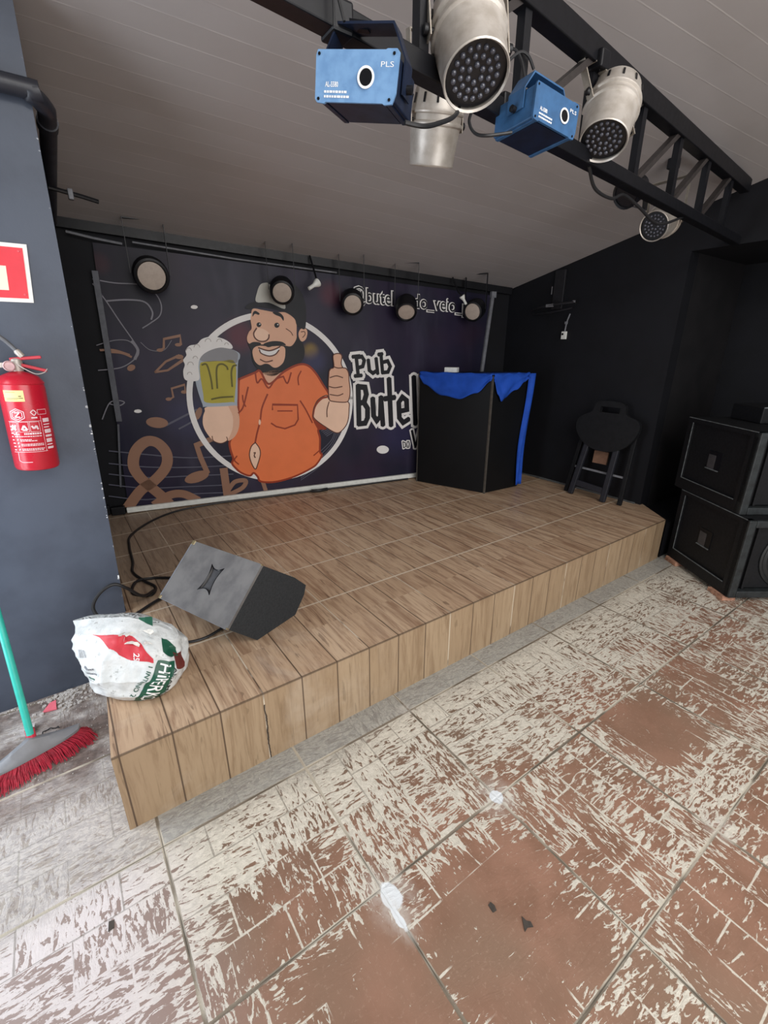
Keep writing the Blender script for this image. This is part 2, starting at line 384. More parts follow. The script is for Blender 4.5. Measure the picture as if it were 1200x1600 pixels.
# charcoal front wall on the left: leaning arris, chipped
b = B(); r0 = [(-1.2, 2.24, 0), (.0665, 2.24, 0), (.0665, 2.34, 0), (-1.2, 2.34, 0)]; r1 = [(-1.2, 2.24, 3), (.155, 2.24, 3), (.155, 2.34, 3), (-1.2, 2.34, 3)]
b.loft([[V(p) for p in r0], [V(p) for p in r1]]); struct(b.build('wall_left', M_WALL_L, smooth=False))
b = B(); r0 = [(-.1, 2.34, 0), (.0665, 2.34, 0), (.0665, 4.0, 0), (-.1, 4.0, 0)]; r1 = [(-.1, 2.34, 3), (.150, 2.34, 3), (.150, 4.0, 3), (-.1, 4.0, 3)]
b.loft([[V(p) for p in r0], [V(p) for p in r1]]); struct(b.build('wall_side', M_WALL, smooth=False))
E1 = V((.9807, -.1955, 0)); N1 = V((-.1955, -.9807, 0))        # along the back wall, and out of it
W0 = V((.27, 3.817, 0))
p0, p1 = W0 - E1 * .4, W0 + E1 * 3.75
slab('wall_back', [p0, p1, p1 - N1 * .12, p0 - N1 * .12], (0, 0, 2.75), M_WALL)
slab('wall_right', [(3.66, 1.62, 0), (3.78, 1.62, 0), (3.78, 3.6, 0), (3.66, 3.6, 0)], (0, 0, 2.9), M_WALL)
slab('wall_right_return', [(3.78, 1.62, 0), (5.2, 1.62, 0), (5.2, 1.74, 0), (3.78, 1.74, 0)], (0, 0, 3), black_paint('lit_black_wall_paint', srgb(30, 29, 31), srgb(24, 24, 26)))  # return painted paler than the black wall, as its better lit face
slab('wall_recess', [(4.6, 1.62, 0), (4.72, 1.62, 0), (4.72, -2.5, 0), (4.6, -2.5, 0)], (0, 0, 3), M_WALL)
slab('trim_beam', [(3.66, 1.62, 2.10), (4.6, 1.62, 2.10), (4.6, -1.0, 2.10), (3.66, -1.0, 2.10)], (0, 0, .85), M_WALL)
slab('trim_plinth', [(3.50, 1.34, 0), (4.6, 1.34, 0), (4.6, 1.62, 0), (3.715, 1.62, 0)], (0, 0, .27), M_WALL)
# the walls behind the viewer, with the side door and the open shop front
slab('wall_street', [(-1.2, -2.3, 2.5), (5.2, -2.3, 2.5), (5.2, -2.42, 2.5), (-1.2, -2.42, 2.5)], (0, 0, 1.3), M_WALL_W)
slab('wall_street_pier', [(3.2, -2.3, 0), (5.2, -2.3, 0), (5.2, -2.42, 0), (3.2, -2.42, 0)], (0, 0, 2.5), M_WALL_W)
slab('wall_door_side', [(-1.0, 1.34, 0), (-1.0, -2.3, 0), (-1.12, -2.3, 0), (-1.12, 1.34, 0)], (0, 0, 3.6), M_WALL_W)
slab('wall_door_lintel', [(-1.0, 2.24, 2.15), (-1.0, 1.34, 2.15), (-1.12, 1.34, 2.15), (-1.12, 2.24, 2.15)], (0, 0, 1.2), M_WALL_W)
# dark joint trim between ceiling and back wall, and white skirting rubble at the right end of the stage
b = B(); q0 = W0 + N1 * .02 - E1 * .2; q1 = W0 + N1 * .02 + E1 * 3.45
z0, z1 = CZ(q0.x, q0.y) - .02, CZ(q1.x, q1.y) - .02
b.bar((q0.x, q0.y, z0), (q1.x, q1.y, z1), .05, .06); struct(b.build('trim_ceiling', M_BLACK, smooth=False))
b = B(); b.tube([(3.665, 3.1, .30), (3.663, 2.6, .315), (3.66, 2.1, .312), (3.655, 1.66, .31)], .012, 6)
struct(b.build('trim_skirting', mat('grey_mortar', srgb(82, 84, 84), .9, 0, .4, 30, .3)))

# ================================================================== BANNER
C_ = {'line': srgb(92, 92, 106), 'silver': srgb(128, 126, 134), 'copper': srgb(146, 110, 90), 'gold': srgb(128, 104, 40), 'wine': srgb(74, 30, 42),
      'white': srgb(232, 230, 228), 'orange': srgb(232, 122, 72), 'orange_dark': srgb(150, 56, 28), 'skin': srgb(224, 176, 148), 'skin_light': srgb(240, 202, 176),
      'brown': srgb(94, 54, 42), 'black': srgb(22, 21, 25), 'cap_black': srgb(20, 21, 28), 'cap_white': srgb(190, 190, 182), 'glass': srgb(168, 178, 190),
      'glass_dark': srgb(142, 142, 146), 'beer': srgb(178, 166, 56), 'olive': srgb(98, 92, 26), 'foam_line': srgb(178, 172, 168), 'letter': srgb(26, 26, 32)}
CN = list(C_)
def print_mat(k):
    return mat('banner_ink_' + k, C_[k], .45, 0, .06, 6, 0, .25)
def vinyl():
    t = NT('navy_printed_vinyl'); p = t.obj(); x, y, z = t.sep(p); M = t.M
    n1 = t.noise(p, 1.7, 3); n2 = t.noise(t.comb(M('MULTIPLY', x, 3.4), 0.0, M('MULTIPLY', z, .9)), 1.0, 3)
    c = t.mix(t.step(n1, .38, .66), srgb(26, 25, 44), srgb(40, 32, 54))
    c = t.mix(M('MULTIPLY', t.step(n2, .52, .76), .42), c, srgb(70, 68, 86))
    c = t.mix(M('MULTIPLY', t.step(t.noise(p, 1.1, 2), .56, .72), .5), c, srgb(46, 24, 38))
    def glow(c, cx, cz, r, col, k):
        d = M('SQRT', M('ADD', M('POWER', M('SUBTRACT', x, cx), 2.0), M('POWER', M('SUBTRACT', z, cz), 2.0)))
        return t.mix(M('MULTIPLY', t.step(d, r, r * .2), k), c, col)
    for q in ((1.517, 1.467, .085, srgb(150, 122, 40), .8), (.98, 1.576, .16, srgb(96, 32, 48), .7), (1.70, 1.887, .13, srgb(88, 36, 52), .6), (.145, 2.01, .09, srgb(110, 60, 70), .6), (1.54, 1.39, .14, srgb(50, 52, 90), .7), (.55, 1.0, .25, srgb(60, 58, 92), .5), (2.3, .75, .3, srgb(44, 42, 78), .6)): c = glow(c, *q)
    c = t.mix(M('MULTIPLY', t.step(z, 1.35, 1.9), M('MULTIPLY', t.step(x, .9, .2), .7)), c, srgb(16, 15, 24))
    s = t.noise(t.comb(M('MULTIPLY', x, 2.2), 0.0, M('ADD', M('MULTIPLY', z, .5), M('MULTIPLY', x, 1.4))), 1.0, 2)
    t.bump(s, .2, .04)
    return t.fin(c, .42, 0, .25)
ART=[
('s','line',1,8,1,[(-17,793),(218,745),(504,693),(831,678)]),
('s','line',1,8,1,[(-34,702),(203,651),(494,618),(823,600)]),
('s','line',1,8,1,[(-48,624),(190,570),(484,549),(815,528)]),
('s','line',1,8,1,[(-62,545),(177,488),(473,464),(805,440)]),
('s','line',1,8,1,[(-78,458),(162,398),(464,402),(798,375)]),
('s','line',1,6,1,[(1369,413),(1531,510),(1653,627),(1739,747),(1719,818),(1616,777)]),
('s','line',1,6,1,[(1370,430),(1533,541),(1654,655),(1726,768),(1699,825),(1605,789)]),
('s','line',1,6,1,[(1371,447),(1535,572),(1656,683),(1714,788),(1679,832),(1595,801)]),
('s','line',1,6,1,[(1372,464),(1536,604),(1657,711),(1701,809),(1659,839),(1584,813)]),
('s','line',1,6,1,[(1373,481),(1538,634),(1658,739),(1689,829),(1639,846),(1573,825)]),
('s','silver',1,7,1,[(93,1913),(210,1896),(368,1892),(443,1849),(474,1778),(456,1705),(388,1654),(335,1622)]),
('s','silver',1,7,1,[(88,1885),(145,1785),(202,1663),(263,1541),(286,1479),(262,1428),(162,1366),(20,1349)]),
('s','silver',1,10,1,[(145,1785),(271,1797),(374,1787),(412,1728),(398,1679)]),
('s','silver',1,5,1,[(39,1510),(146,1541),(228,1541),(271,1504)]),
('s','silver',1,18,1,[(256,1535),(282,1479),(255,1422)]),
('s','silver',1,4,1,[(308,1529),(360,1479),(446,1478),(506,1543)]),
('s','copper',1,14,0,[(422,1478),(448,1491),(458,1552),(567,1575),(563,1517),(540,1517)]),
('p','copper',2,0,[(444,1478),(442,1475),(439,1472),(433,1469),(427,1467),(420,1467),(413,1467),(407,1469),(403,1472),(400,1475),(399,1478),(401,1482),(405,1485),(410,1488),(416,1489),(423,1490),(430,1489),(436,1488),(441,1485),(443,1482)]),
('p','copper',2,0,[(569,1514),(567,1511),(563,1508),(558,1505),(551,1503),(544,1503),(537,1503),(531,1505),(526,1508),(524,1511),(523,1514),(525,1518),(528,1521),(534,1524),(540,1525),(547,1526),(554,1525),(560,1524),(565,1521),(568,1518)]),
('s','copper',1,14,0,[(368,1330),(447,1401),(542,1442),(566,1412),(451,1341),(368,1330)]),
('p','copper',2,0,[(569,1432),(567,1427),(562,1423),(555,1420),(547,1417),(538,1417),(530,1418),(522,1420),(516,1423),(513,1428),(512,1433),(515,1437),(519,1442),(526,1445),(534,1447),(543,1448),(551,1447),(559,1445),(564,1441),(568,1437)]),
('s','copper',1,12,0,[(434,1139),(461,1152),(458,1214),(549,1238),(547,1183)]),
('p','copper',2,0,[(448,1139),(446,1135),(443,1132),(438,1129),(432,1128),(425,1127),(419,1128),(414,1130),(410,1133),(407,1137),(407,1140),(408,1144),(412,1147),(417,1150),(423,1151),(429,1152),(435,1151),(441,1149),(445,1146),(447,1142)]),
('p','copper',2,0,[(559,1185),(558,1182),(554,1178),(549,1176),(543,1174),(536,1174),(530,1175),(524,1177),(520,1179),(518,1183),(517,1187),(519,1191),(522,1194),(527,1197),(533,1198),(540,1198),(546,1198),(552,1196),(556,1193),(559,1189)]),
('p','copper',2,0,[(247,1372),(247,1365),(244,1358),(239,1352),(232,1347),(224,1343),(216,1341),(208,1341),(201,1344),(197,1348),(195,1353),(195,1360),(198,1366),(203,1373),(210,1378),(217,1382),(226,1384),(234,1383),(240,1381),(245,1377)]),
('s','copper',1,14,1,[(56,1479),(135,1479),(223,1448)]),
('s','copper',1,14,1,[(110,1467),(179,1460),(233,1435)]),
('p','copper',2,0,[(398,963),(392,952),(379,943),(361,937),(339,934),(316,936),(294,942),(275,951),(262,962),(254,974),(254,987),(260,998),(273,1007),(290,1013),(312,1015),(334,1014),(356,1008),(375,1000),(390,988),(397,976)]),
('s','line',1,14,0,[(387,953),(607,1054)]),
('s','line',1,12,0,[(467,919),(598,982)]),
('p','copper',2,0,[(636,1016),(628,1002),(620,991),(611,983),(602,979),(595,980),(590,985),(588,994),(588,1006),(592,1019),(597,1034),(605,1047),(614,1058),(623,1066),(631,1070),(638,1069),(643,1064),(646,1056),(645,1044),(642,1030)]),
('s','silver',1,7,1,[(-18,1020),(44,1126),(100,1144),(139,1129),(99,1107),(48,1123)]),
('s','copper',2,75,1,[(39,365),(136,475),(238,539),(332,635),(354,737),(308,822),(234,842),(153,777),(119,672),(146,580),(205,497),(272,411),(305,360)]),
('s','copper',2,63,1,[(222,355),(326,412),(423,410),(514,350)]),
('s','copper',2,39,0,[(689,826),(572,785),(589,685),(621,566)]),
('p','copper',2,0,[(634,557),(631,543),(620,527),(601,513),(576,501),(548,492),(519,488),(493,488),(471,493),(457,502),(450,514),(453,528),(464,543),(483,557),(507,569),(535,577),(563,582),(590,582),(612,578),(627,569)]),
('s','copper',2,60,0,[(748,568),(751,364)]),
('s','copper',2,36,1,[(762,396),(823,462),(906,461),(878,406),(774,362)]),
('s','copper',2,33,0,[(1045,436),(1062,358)]),
('p','white',1,0,[(709,1766),(707,1762),(703,1758),(698,1755),(691,1753),(684,1753),(677,1753),(671,1755),(666,1757),(663,1761),(663,1764),(664,1768),(668,1772),(673,1775),(680,1777),(687,1778),(694,1777),(700,1776),(705,1773),(708,1770)]),
('p','white',1,0,[(238,1062),(236,1058),(232,1055),(226,1053),(219,1051),(211,1051),(204,1052),(197,1054),(192,1057),(189,1061),(189,1065),(191,1068),(195,1072),(201,1074),(208,1075),(215,1076),(223,1075),(229,1073),(234,1070),(237,1066)]),
('p','white',1,0,[(2208,607),(2205,596),(2196,586),(2182,579),(2165,575),(2146,575),(2127,578),(2110,585),(2097,595),(2088,606),(2085,618),(2088,629),(2097,639),(2110,646),(2127,650),(2146,650),(2165,647),(2182,640),(2196,630),(2205,619)]),
('r','white',3,38,(1206,1089,638)),
('p','orange',4,1,[(938,1266),(1060,1311),(1104,1322),(1163,1224),(1284,1312),(1403,1365),(1482,1360),(1545,1301),(1601,1211),(1653,1118),(1589,1095),(1535,1045),(1512,987),(1513,920),(1612,846),(1545,840),(1556,761),(1550,650),(1566,614),(1526,553),(1474,513),(1315,452),(1148,424),(1029,441),(1007,485),(978,520),(944,500),(883,530),(843,572),(817,617),(830,656),(817,729),(818,793),(861,853),(898,939),(919,1135)]),
('s','orange_dark',5,16,1,[(938,1266),(1060,1311),(1104,1322),(1163,1224),(1284,1312),(1403,1365),(1482,1360),(1545,1301),(1601,1211),(1653,1118),(1589,1095),(1535,1045),(1512,987),(1513,920),(1612,846),(1545,840),(1556,761),(1550,650),(1566,614),(1526,553),(1474,513),(1315,452),(1148,424),(1029,441),(1007,485),(978,520),(944,500),(883,530),(843,572),(817,617),(830,656),(817,729),(818,793),(861,853),(898,939),(919,1135),(938,1266)]),
('p','skin',5,0,[(1115,1310),(1161,1206),(1284,1316),(1222,1332)]),
('p','orange_dark',5,0,[(1514,934),(1619,846),(1541,840),(1510,901)]),
('s','orange_dark',6,12,1,[(1066,1305),(1074,1236),(1112,1264),(1157,1194),(1216,1257),(1281,1279)]),
('s','orange_dark',6,12,1,[(1281,1279),(1309,1226),(1345,1305)]),
('s','orange_dark',6,13,1,[(1144,1145),(1092,1041),(1069,941),(1034,841),(1014,771)]),
('s','orange_dark',6,12,0,[(1174,1024),(1177,1065),(1380,1052),(1378,935),(1348,891),(1263,866),(1193,888),(1156,917)]),
('s','orange_dark',6,10,1,[(1215,1012),(1333,1006)]),
('s','orange_dark',6,12,1,[(909,1013),(950,1061),(1001,1205)]),
('s','orange_dark',6,10,1,[(953,1146),(954,1097),(968,1060)]),
('s','orange_dark',6,10,1,[(1426,1316),(1399,1267),(1400,1211)]),
('s','orange_dark',6,12,1,[(1405,1083),(1447,1010),(1496,901)]),
('s','orange_dark',6,10,1,[(860,673),(838,642),(866,606)]),
('s','orange_dark',6,10,1,[(1494,620),(1554,664)]),
('p','skin_light',6,1,[(1015,771),(1042,722),(1045,669),(1017,591),(993,552),(967,609),(959,677),(980,741)]),
('s','brown',7,8,1,[(1015,771),(1042,722),(1045,669),(1017,591),(993,552),(967,609),(959,677),(980,741),(1015,771)]),
('s','brown',7,8,1,[(994,687),(1007,688),(996,667),(1003,648),(995,657)]),
('p','skin_light',7,0,[(1073,931),(1072,924),(1070,918),(1068,914),(1065,911),(1062,910),(1059,911),(1057,914),(1056,919),(1055,925),(1055,932),(1056,939),(1058,944),(1060,949),(1063,952),(1066,953),(1069,952),(1071,948),(1072,944),(1073,937)]),
('p','black',5,1,[(1033,1526),(1058,1537),(1302,1556),(1405,1580),(1441,1551),(1465,1485),(1453,1413),(1403,1363),(1336,1332),(1271,1313),(1219,1287),(1168,1287),(1111,1312),(1073,1356),(1053,1403),(1051,1469)]),
('p','skin',6,1,[(1074,1722),(1092,1766),(1162,1759),(1256,1746),(1329,1748),(1389,1718),(1412,1684),(1409,1603),(1403,1556),(1362,1507),(1311,1509),(1238,1521),(1164,1518),(1068,1518),(1034,1529),(1029,1565),(1047,1605),(1069,1631),(1067,1689)]),
('p','skin',7,1,[(1061,1475),(1103,1507),(1187,1503),(1298,1503),(1309,1450),(1290,1388),(1249,1353),(1211,1347),(1176,1372),(1145,1377),(1102,1367),(1067,1405)]),
('p','skin',6,1,[(1425,1603),(1446,1633),(1485,1633),(1496,1604),(1480,1557),(1447,1539),(1427,1566)]),
('s','brown',7,6,1,[(1445,1610),(1471,1613),(1476,1592),(1455,1569)]),
('p','black',8,1,[(1032,1511),(1069,1534),(1117,1532),(1128,1520),(1109,1507),(1067,1504)]),
('p','black',8,1,[(1150,1523),(1215,1541),(1288,1537),(1318,1511),(1250,1516),(1187,1497),(1161,1507)]),
('p','white',8,1,[(1110,1486),(1184,1472),(1254,1492),(1270,1503),(1254,1462),(1209,1438),(1145,1444),(1116,1460)]),
('s','brown',9,10,1,[(1107,1493),(1184,1472),(1254,1492),(1274,1507)]),
('s','brown',9,9,1,[(1112,1480),(1124,1453),(1181,1433),(1231,1445),(1261,1476)]),
('s','brown',9,9,1,[(1112,1409),(1153,1390),(1205,1400)]),
('p','skin_light',8,1,[(1105,1631),(1080,1597),(1087,1564),(1118,1541),(1161,1541),(1188,1561),(1193,1601),(1150,1629)]),
('s','brown',9,10,1,[(1105,1631),(1081,1597),(1087,1564),(1118,1541),(1161,1541),(1188,1561),(1194,1587)]),
('p','black',8,0,[(1143,1657),(1141,1651),(1138,1647),(1134,1643),(1129,1640),(1123,1640),(1118,1640),(1113,1643),(1110,1646),(1108,1651),(1107,1656),(1109,1661),(1111,1666),(1116,1670),(1121,1672),(1126,1673),(1132,1672),(1137,1670),(1140,1666),(1142,1662)]),
('p','black',8,0,[(1279,1656),(1278,1650),(1275,1645),(1270,1641),(1264,1638),(1258,1637),(1252,1638),(1247,1640),(1243,1644),(1241,1649),(1240,1655),(1241,1661),(1245,1666),(1249,1670),(1255,1672),(1261,1673),(1267,1673),(1272,1670),(1276,1666),(1279,1661)]),
('p','white',9,0,[(1136,1661),(1136,1660),(1135,1658),(1134,1657),(1132,1657),(1131,1656),(1129,1657),(1128,1657),(1127,1658),(1127,1659),(1127,1661),(1127,1662),(1128,1664),(1129,1665),(1130,1665),(1132,1665),(1133,1665),(1134,1665),(1135,1664),(1136,1662)]),
('p','white',9,0,[(1272,1660),(1272,1659),(1271,1657),(1270,1656),(1268,1656),(1267,1655),(1265,1656),(1264,1656),(1263,1657),(1263,1658),(1262,1660),(1263,1661),(1264,1663),(1265,1664),(1266,1664),(1268,1664),(1269,1664),(1270,1664),(1271,1663),(1272,1661)]),
('p','black',8,1,[(1083,1711),(1089,1739),(1108,1752),(1136,1736),(1129,1725),(1103,1731)]),
('p','black',8,1,[(1234,1746),(1286,1744),(1315,1716),(1312,1687),(1292,1714),(1255,1728)]),
('s','brown',9,6,1,[(1328,1632),(1363,1609),(1377,1584)]),
('p','cap_black',8,1,[(1037,1769),(1072,1800),(1132,1816),(1214,1815),(1325,1773),(1324,1839),(1269,1903),(1219,1938),(1274,1969),(1370,1963),(1440,1923),(1485,1845),(1494,1743),(1480,1637),(1447,1636),(1413,1661),(1398,1705),(1329,1748),(1210,1772),(1116,1780),(1080,1766)]),
('p','cap_white',9,1,[(1120,1813),(1131,1875),(1160,1930),(1202,1945),(1224,1938),(1274,1892),(1323,1828),(1327,1771),(1214,1811)]),
('p','skin_light',5,1,[(686,1071),(892,1078),(907,1038),(911,964),(896,889),(858,828),(807,804),(751,786),(700,809),(660,868),(639,931),(644,992),(664,1039)]),
('p','skin',6,1,[(838,1078),(894,1078),(907,1038),(911,964),(896,889),(858,828),(807,804),(850,892),(863,991)]),
('s','brown',6,6,1,[(693,847),(700,809),(751,786),(801,805),(798,833)]),
('p','glass',7,1,[(627,1275),(674,1420),(707,1464),(788,1490),(879,1492),(958,1458),(961,1418),(942,1372),(907,1087),(887,1072),(674,1072),(654,1090)]),
('p','glass_dark',8,1,[(674,1420),(707,1464),(788,1490),(879,1492),(945,1461),(946,1418),(925,1383),(823,1400),(710,1397)]),
('p','beer',8,1,[(670,1364),(710,1397),(823,1400),(925,1383),(889,1112),(870,1099),(686,1102),(669,1169)]),
('p','white',9,1,[(556,1276),(553,1333),(570,1377),(564,1410),(590,1443),(589,1476),(620,1508),(671,1519),(707,1552),(764,1569),(831,1564),(884,1542),(915,1509),(907,1486),(834,1495),(764,1479),(705,1448),(672,1407),(660,1353),(655,1274),(603,1261)]),
('s','olive',9,13,1,[(687,1375),(720,1375),(736,1283),(738,1202)]),
('s','olive',9,13,1,[(774,1206),(781,1317),(796,1368),(829,1379),(858,1361),(864,1340)]),
('s','olive',9,13,1,[(883,1215),(888,1314),(905,1361),(930,1369)]),
('s','olive',9,13,1,[(724,1126),(792,1137),(880,1139)]),
('s','foam_line',10,5,1,[(593,1476),(600,1488),(613,1493),(624,1488),(628,1476)]),
('s','foam_line',10,5,1,[(648,1498),(656,1511),(670,1517),(683,1511),(687,1498)]),
('s','foam_line',10,5,1,[(729,1536),(737,1550),(752,1556),(765,1550),(769,1536)]),
('s','foam_line',10,5,1,[(809,1536),(816,1549),(829,1554),(841,1549),(845,1536)]),
('s','foam_line',10,5,1,[(588,1377),(596,1391),(611,1396),(624,1390),(628,1376)]),
('s','foam_line',10,5,1,[(578,1310),(584,1321),(596,1325),(606,1320),(609,1309)]),
('s','foam_line',10,5,1,[(631,1421),(637,1431),(649,1436),(659,1431),(662,1420)]),
('s','foam_line',10,5,1,[(862,1514),(867,1524),(877,1528),(886,1524),(889,1514)]),
('p','skin_light',5,1,[(1516,1020),(1554,1083),(1632,1119),(1665,1076),(1815,1059),(1827,990),(1809,882),(1756,816),(1704,800),(1620,850),(1512,941)]),
('s','brown',6,8,1,[(1516,1020),(1554,1083),(1632,1119),(1665,1076),(1815,1059),(1827,990),(1809,882),(1756,816),(1704,800),(1620,850),(1512,941),(1516,1020)]),
('p','skin',7,1,[(1661,1311),(1676,1330),(1704,1346),(1700,1429),(1729,1448),(1763,1445),(1776,1423),(1768,1372),(1783,1337),(1808,1331),(1830,1295),(1834,1230),(1840,1151),(1830,1085),(1800,1056),(1686,1067),(1652,1092),(1650,1209)]),
('s','brown',8,8,1,[(1661,1311),(1676,1330),(1704,1346),(1700,1429),(1729,1448),(1763,1445),(1776,1423),(1768,1372),(1783,1337),(1808,1331),(1830,1295),(1834,1230),(1840,1151),(1830,1085),(1800,1056),(1686,1067),(1652,1092),(1650,1209),(1661,1311)]),
('s','brown',9,8,1,[(1666,1260),(1722,1273),(1778,1257)]),
('s','brown',9,8,1,[(1656,1190),(1704,1178),(1770,1186)]),
('s','brown',9,8,1,[(1660,1125),(1730,1113),(1776,1127)]),
('s','brown',9,8,1,[(1650,1066),(1629,1001),(1627,941)]),
('s','brown',9,8,1,[(1704,1346),(1738,1335),(1783,1337)]),
('s','white',6,80,0,[(1902,1422),(1917,1270)]),
('s','white',6,80,0,[(1902,1417),(1953,1423),(1974,1392),(1959,1344),(1911,1333)]),
('s','white',6,80,0,[(1875,1422),(1929,1427)]),
('s','white',6,80,0,[(1891,1268),(1943,1271)]),
('s','white',6,80,0,[(2011,1392),(2020,1310),(2052,1287),(2090,1308)]),
('s','white',6,80,0,[(2083,1403),(2097,1286)]),
('s','white',6,80,0,[(2128,1440),(2143,1292)]),
('s','white',6,80,0,[(2139,1374),(2191,1385),(2216,1340),(2195,1294),(2143,1290)]),
('s','white',6,80,0,[(2109,1439),(2136,1442)]),
('s','letter',7,32,0,[(1902,1422),(1917,1270)]),
('s','letter',7,32,0,[(1902,1417),(1953,1423),(1974,1392),(1959,1344),(1911,1333)]),
('s','letter',7,32,0,[(1875,1422),(1929,1427)]),
('s','letter',7,32,0,[(1891,1268),(1943,1271)]),
('s','letter',7,32,0,[(2011,1392),(2020,1310),(2052,1287),(2090,1308)]),
('s','letter',7,32,0,[(2083,1403),(2097,1286)]),
('s','letter',7,32,0,[(2128,1440),(2143,1292)]),
('s','letter',7,32,0,[(2139,1374),(2191,1385),(2216,1340),(2195,1294),(2143,1290)]),
('s','letter',7,32,0,[(2109,1439),(2136,1442)]),
('s','white',6,94,0,[(1915,1182),(1916,863)]),
('s','white',6,94,0,[(1915,1179),(1977,1172),(1989,1113),(1969,1052),(1923,1037)]),
('s','white',6,94,0,[(1969,1038),(1999,992),(1997,911),(1974,866),(1916,863)]),
('s','white',6,94,0,[(2049,1069),(2056,925),(2087,880),(2123,918),(2127,1077)]),
('s','white',6,94,0,[(2127,1077),(2146,844)]),
('s','white',6,94,0,[(2205,1230),(2227,835)]),
('s','white',6,94,0,[(2170,1068),(2254,1075)]),
('s','white',6,94,0,[(2314,952),(2385,961),(2380,1045),(2338,1075),(2302,1030),(2310,892),(2350,846),(2400,872)]),
('s','white',6,94,0,[(2449,1241),(2476,832)]),
('s','letter',7,47,0,[(1915,1182),(1916,863)]),
('s','letter',7,47,0,[(1915,1179),(1977,1172),(1989,1113),(1969,1052),(1923,1037)]),
('s','letter',7,47,0,[(1969,1038),(1999,992),(1997,911),(1974,866),(1916,863)]),
('s','letter',7,47,0,[(2049,1069),(2056,925),(2087,880),(2123,918),(2127,1077)]),
('s','letter',7,47,0,[(2127,1077),(2146,844)]),
('s','letter',7,47,0,[(2205,1230),(2227,835)]),
('s','letter',7,47,0,[(2170,1068),(2254,1075)]),
('s','letter',7,47,0,[(2314,952),(2385,961),(2380,1045),(2338,1075),(2302,1030),(2310,892),(2350,846),(2400,872)]),
('s','letter',7,47,0,[(2449,1241),(2476,832)]),
('s','white',6,28,0,[(2349,671),(2358,611)]),
('s','white',6,28,0,[(2349,669),(2374,660),(2379,621),(2358,611)]),
('s','white',6,28,0,[(2397,669),(2389,643),(2396,612),(2411,611),(2417,641),(2410,668),(2397,669)]),
('s','letter',7,9,0,[(2349,671),(2358,611)]),
('s','letter',7,9,0,[(2349,669),(2374,660),(2379,621),(2358,611)]),
('s','letter',7,9,0,[(2397,669),(2389,643),(2396,612),(2411,611),(2417,641),(2410,668),(2397,669)]),
('s','white',6,52,0,[(2442,765),(2482,608)]),
('s','white',6,52,0,[(2482,608),(2521,767)]),
('s','letter',7,23,0,[(2442,765),(2482,608)]),
('s','letter',7,23,0,[(2482,608),(2521,767)]),
]

BM4 = Matrix.Translation(W0 + N1 * .03) @ Matrix((E1, -N1, V((0, 0, 1)))).transposed().to_4x4()   # x along, -y out of wall, z up
ban = empty('printed_banner', M4=BM4, label='large navy stage banner printed with a bearded man raising a beer mug', cat='banner')
b = B()
cor = [(.03, .345), (3.19, .345), (3.24, 1.94), (.13, 2.125)]
nx, nz = 40, 24
g = [[None] * (nz + 1) for _ in range(nx + 1)]
for i in range(nx + 1):
    for j in range(nz + 1):
        a, c = i / nx, j / nz
        x = (cor[0][0] * (1 - a) + cor[1][0] * a) * (1 - c) + (cor[3][0] * (1 - a) + cor[2][0] * a) * c
        z = (cor[0][1] * (1 - a) + cor[1][1] * a) * (1 - c) + (cor[3][1] * (1 - a) + cor[2][1] * a) * c
        g[i][j] = b.bm.verts.new((x, .001 + .002 * sin(x * 9 + z * 3), z))
for i in range(nx):
    for j in range(nz): b.face([g[i][j], g[i + 1][j], g[i + 1][j + 1], g[i][j + 1]])
sheet = b.build('vinyl_sheet', vinyl(), ban, world=False)
def flat(b, pts, lay, mi, d=.0016):
    vs = [b.bm.verts.new((x, -.003 - lay * .0007, z)) for x, z in pts]
    for tri in tessellate_polygon([[V((x, 0, z)) for x, z in pts]]): b.face([vs[i] for i in tri], mi)
def stroke(b, pts, w, lay, mi):
    n = len(pts); L, Rr = [], []
    for i in range(n):
        a, c = V(pts[max(i - 1, 0)]), V(pts[min(i + 1, n - 1)]); d = c - a
        if d.length < 1e-6: d = V((1, 0))
        d.normalize(); nn = V((-d.y, d.x))
        p = V(pts[i])
        if i == 0: p = p - d * w * .3
        if i == n - 1: p = p + d * w * .3
        k = 1.0
        if 0 < i < n - 1:
            e0 = (V(pts[i]) - V(pts[i - 1])); e1 = (V(pts[i + 1]) - V(pts[i]))
            if e0.length > 1e-6 and e1.length > 1e-6: k = min(1.5, 1 / max(.4, cos(e0.angle(e1) / 2)))
        y = -.003 - lay * .0007
        q0, q1 = p + nn * w * .5 * k, p - nn * w * .5 * k
        L.append(b.bm.verts.new((q0.x, y, q0.y))); Rr.append(b.bm.verts.new((q1.x, y, q1.y)))
    for i in range(n - 1): b.face([L[i], Rr[i], Rr[i + 1], L[i + 1]], mi)
    if w > .025 and n < 12 and CN[mi] in ('white', 'letter'):  # rounded joins on the heavy lettering
        for k_, (px, pz) in enumerate(pts):
            b.face([b.bm.verts.new((px + w * .5 * cos(q * pi / 6), -.003 - lay * .0007 - .00002 * (1 + k_), pz + w * .5 * sin(q * pi / 6))) for q in range(12)], mi)
b = B(); cnt = 0
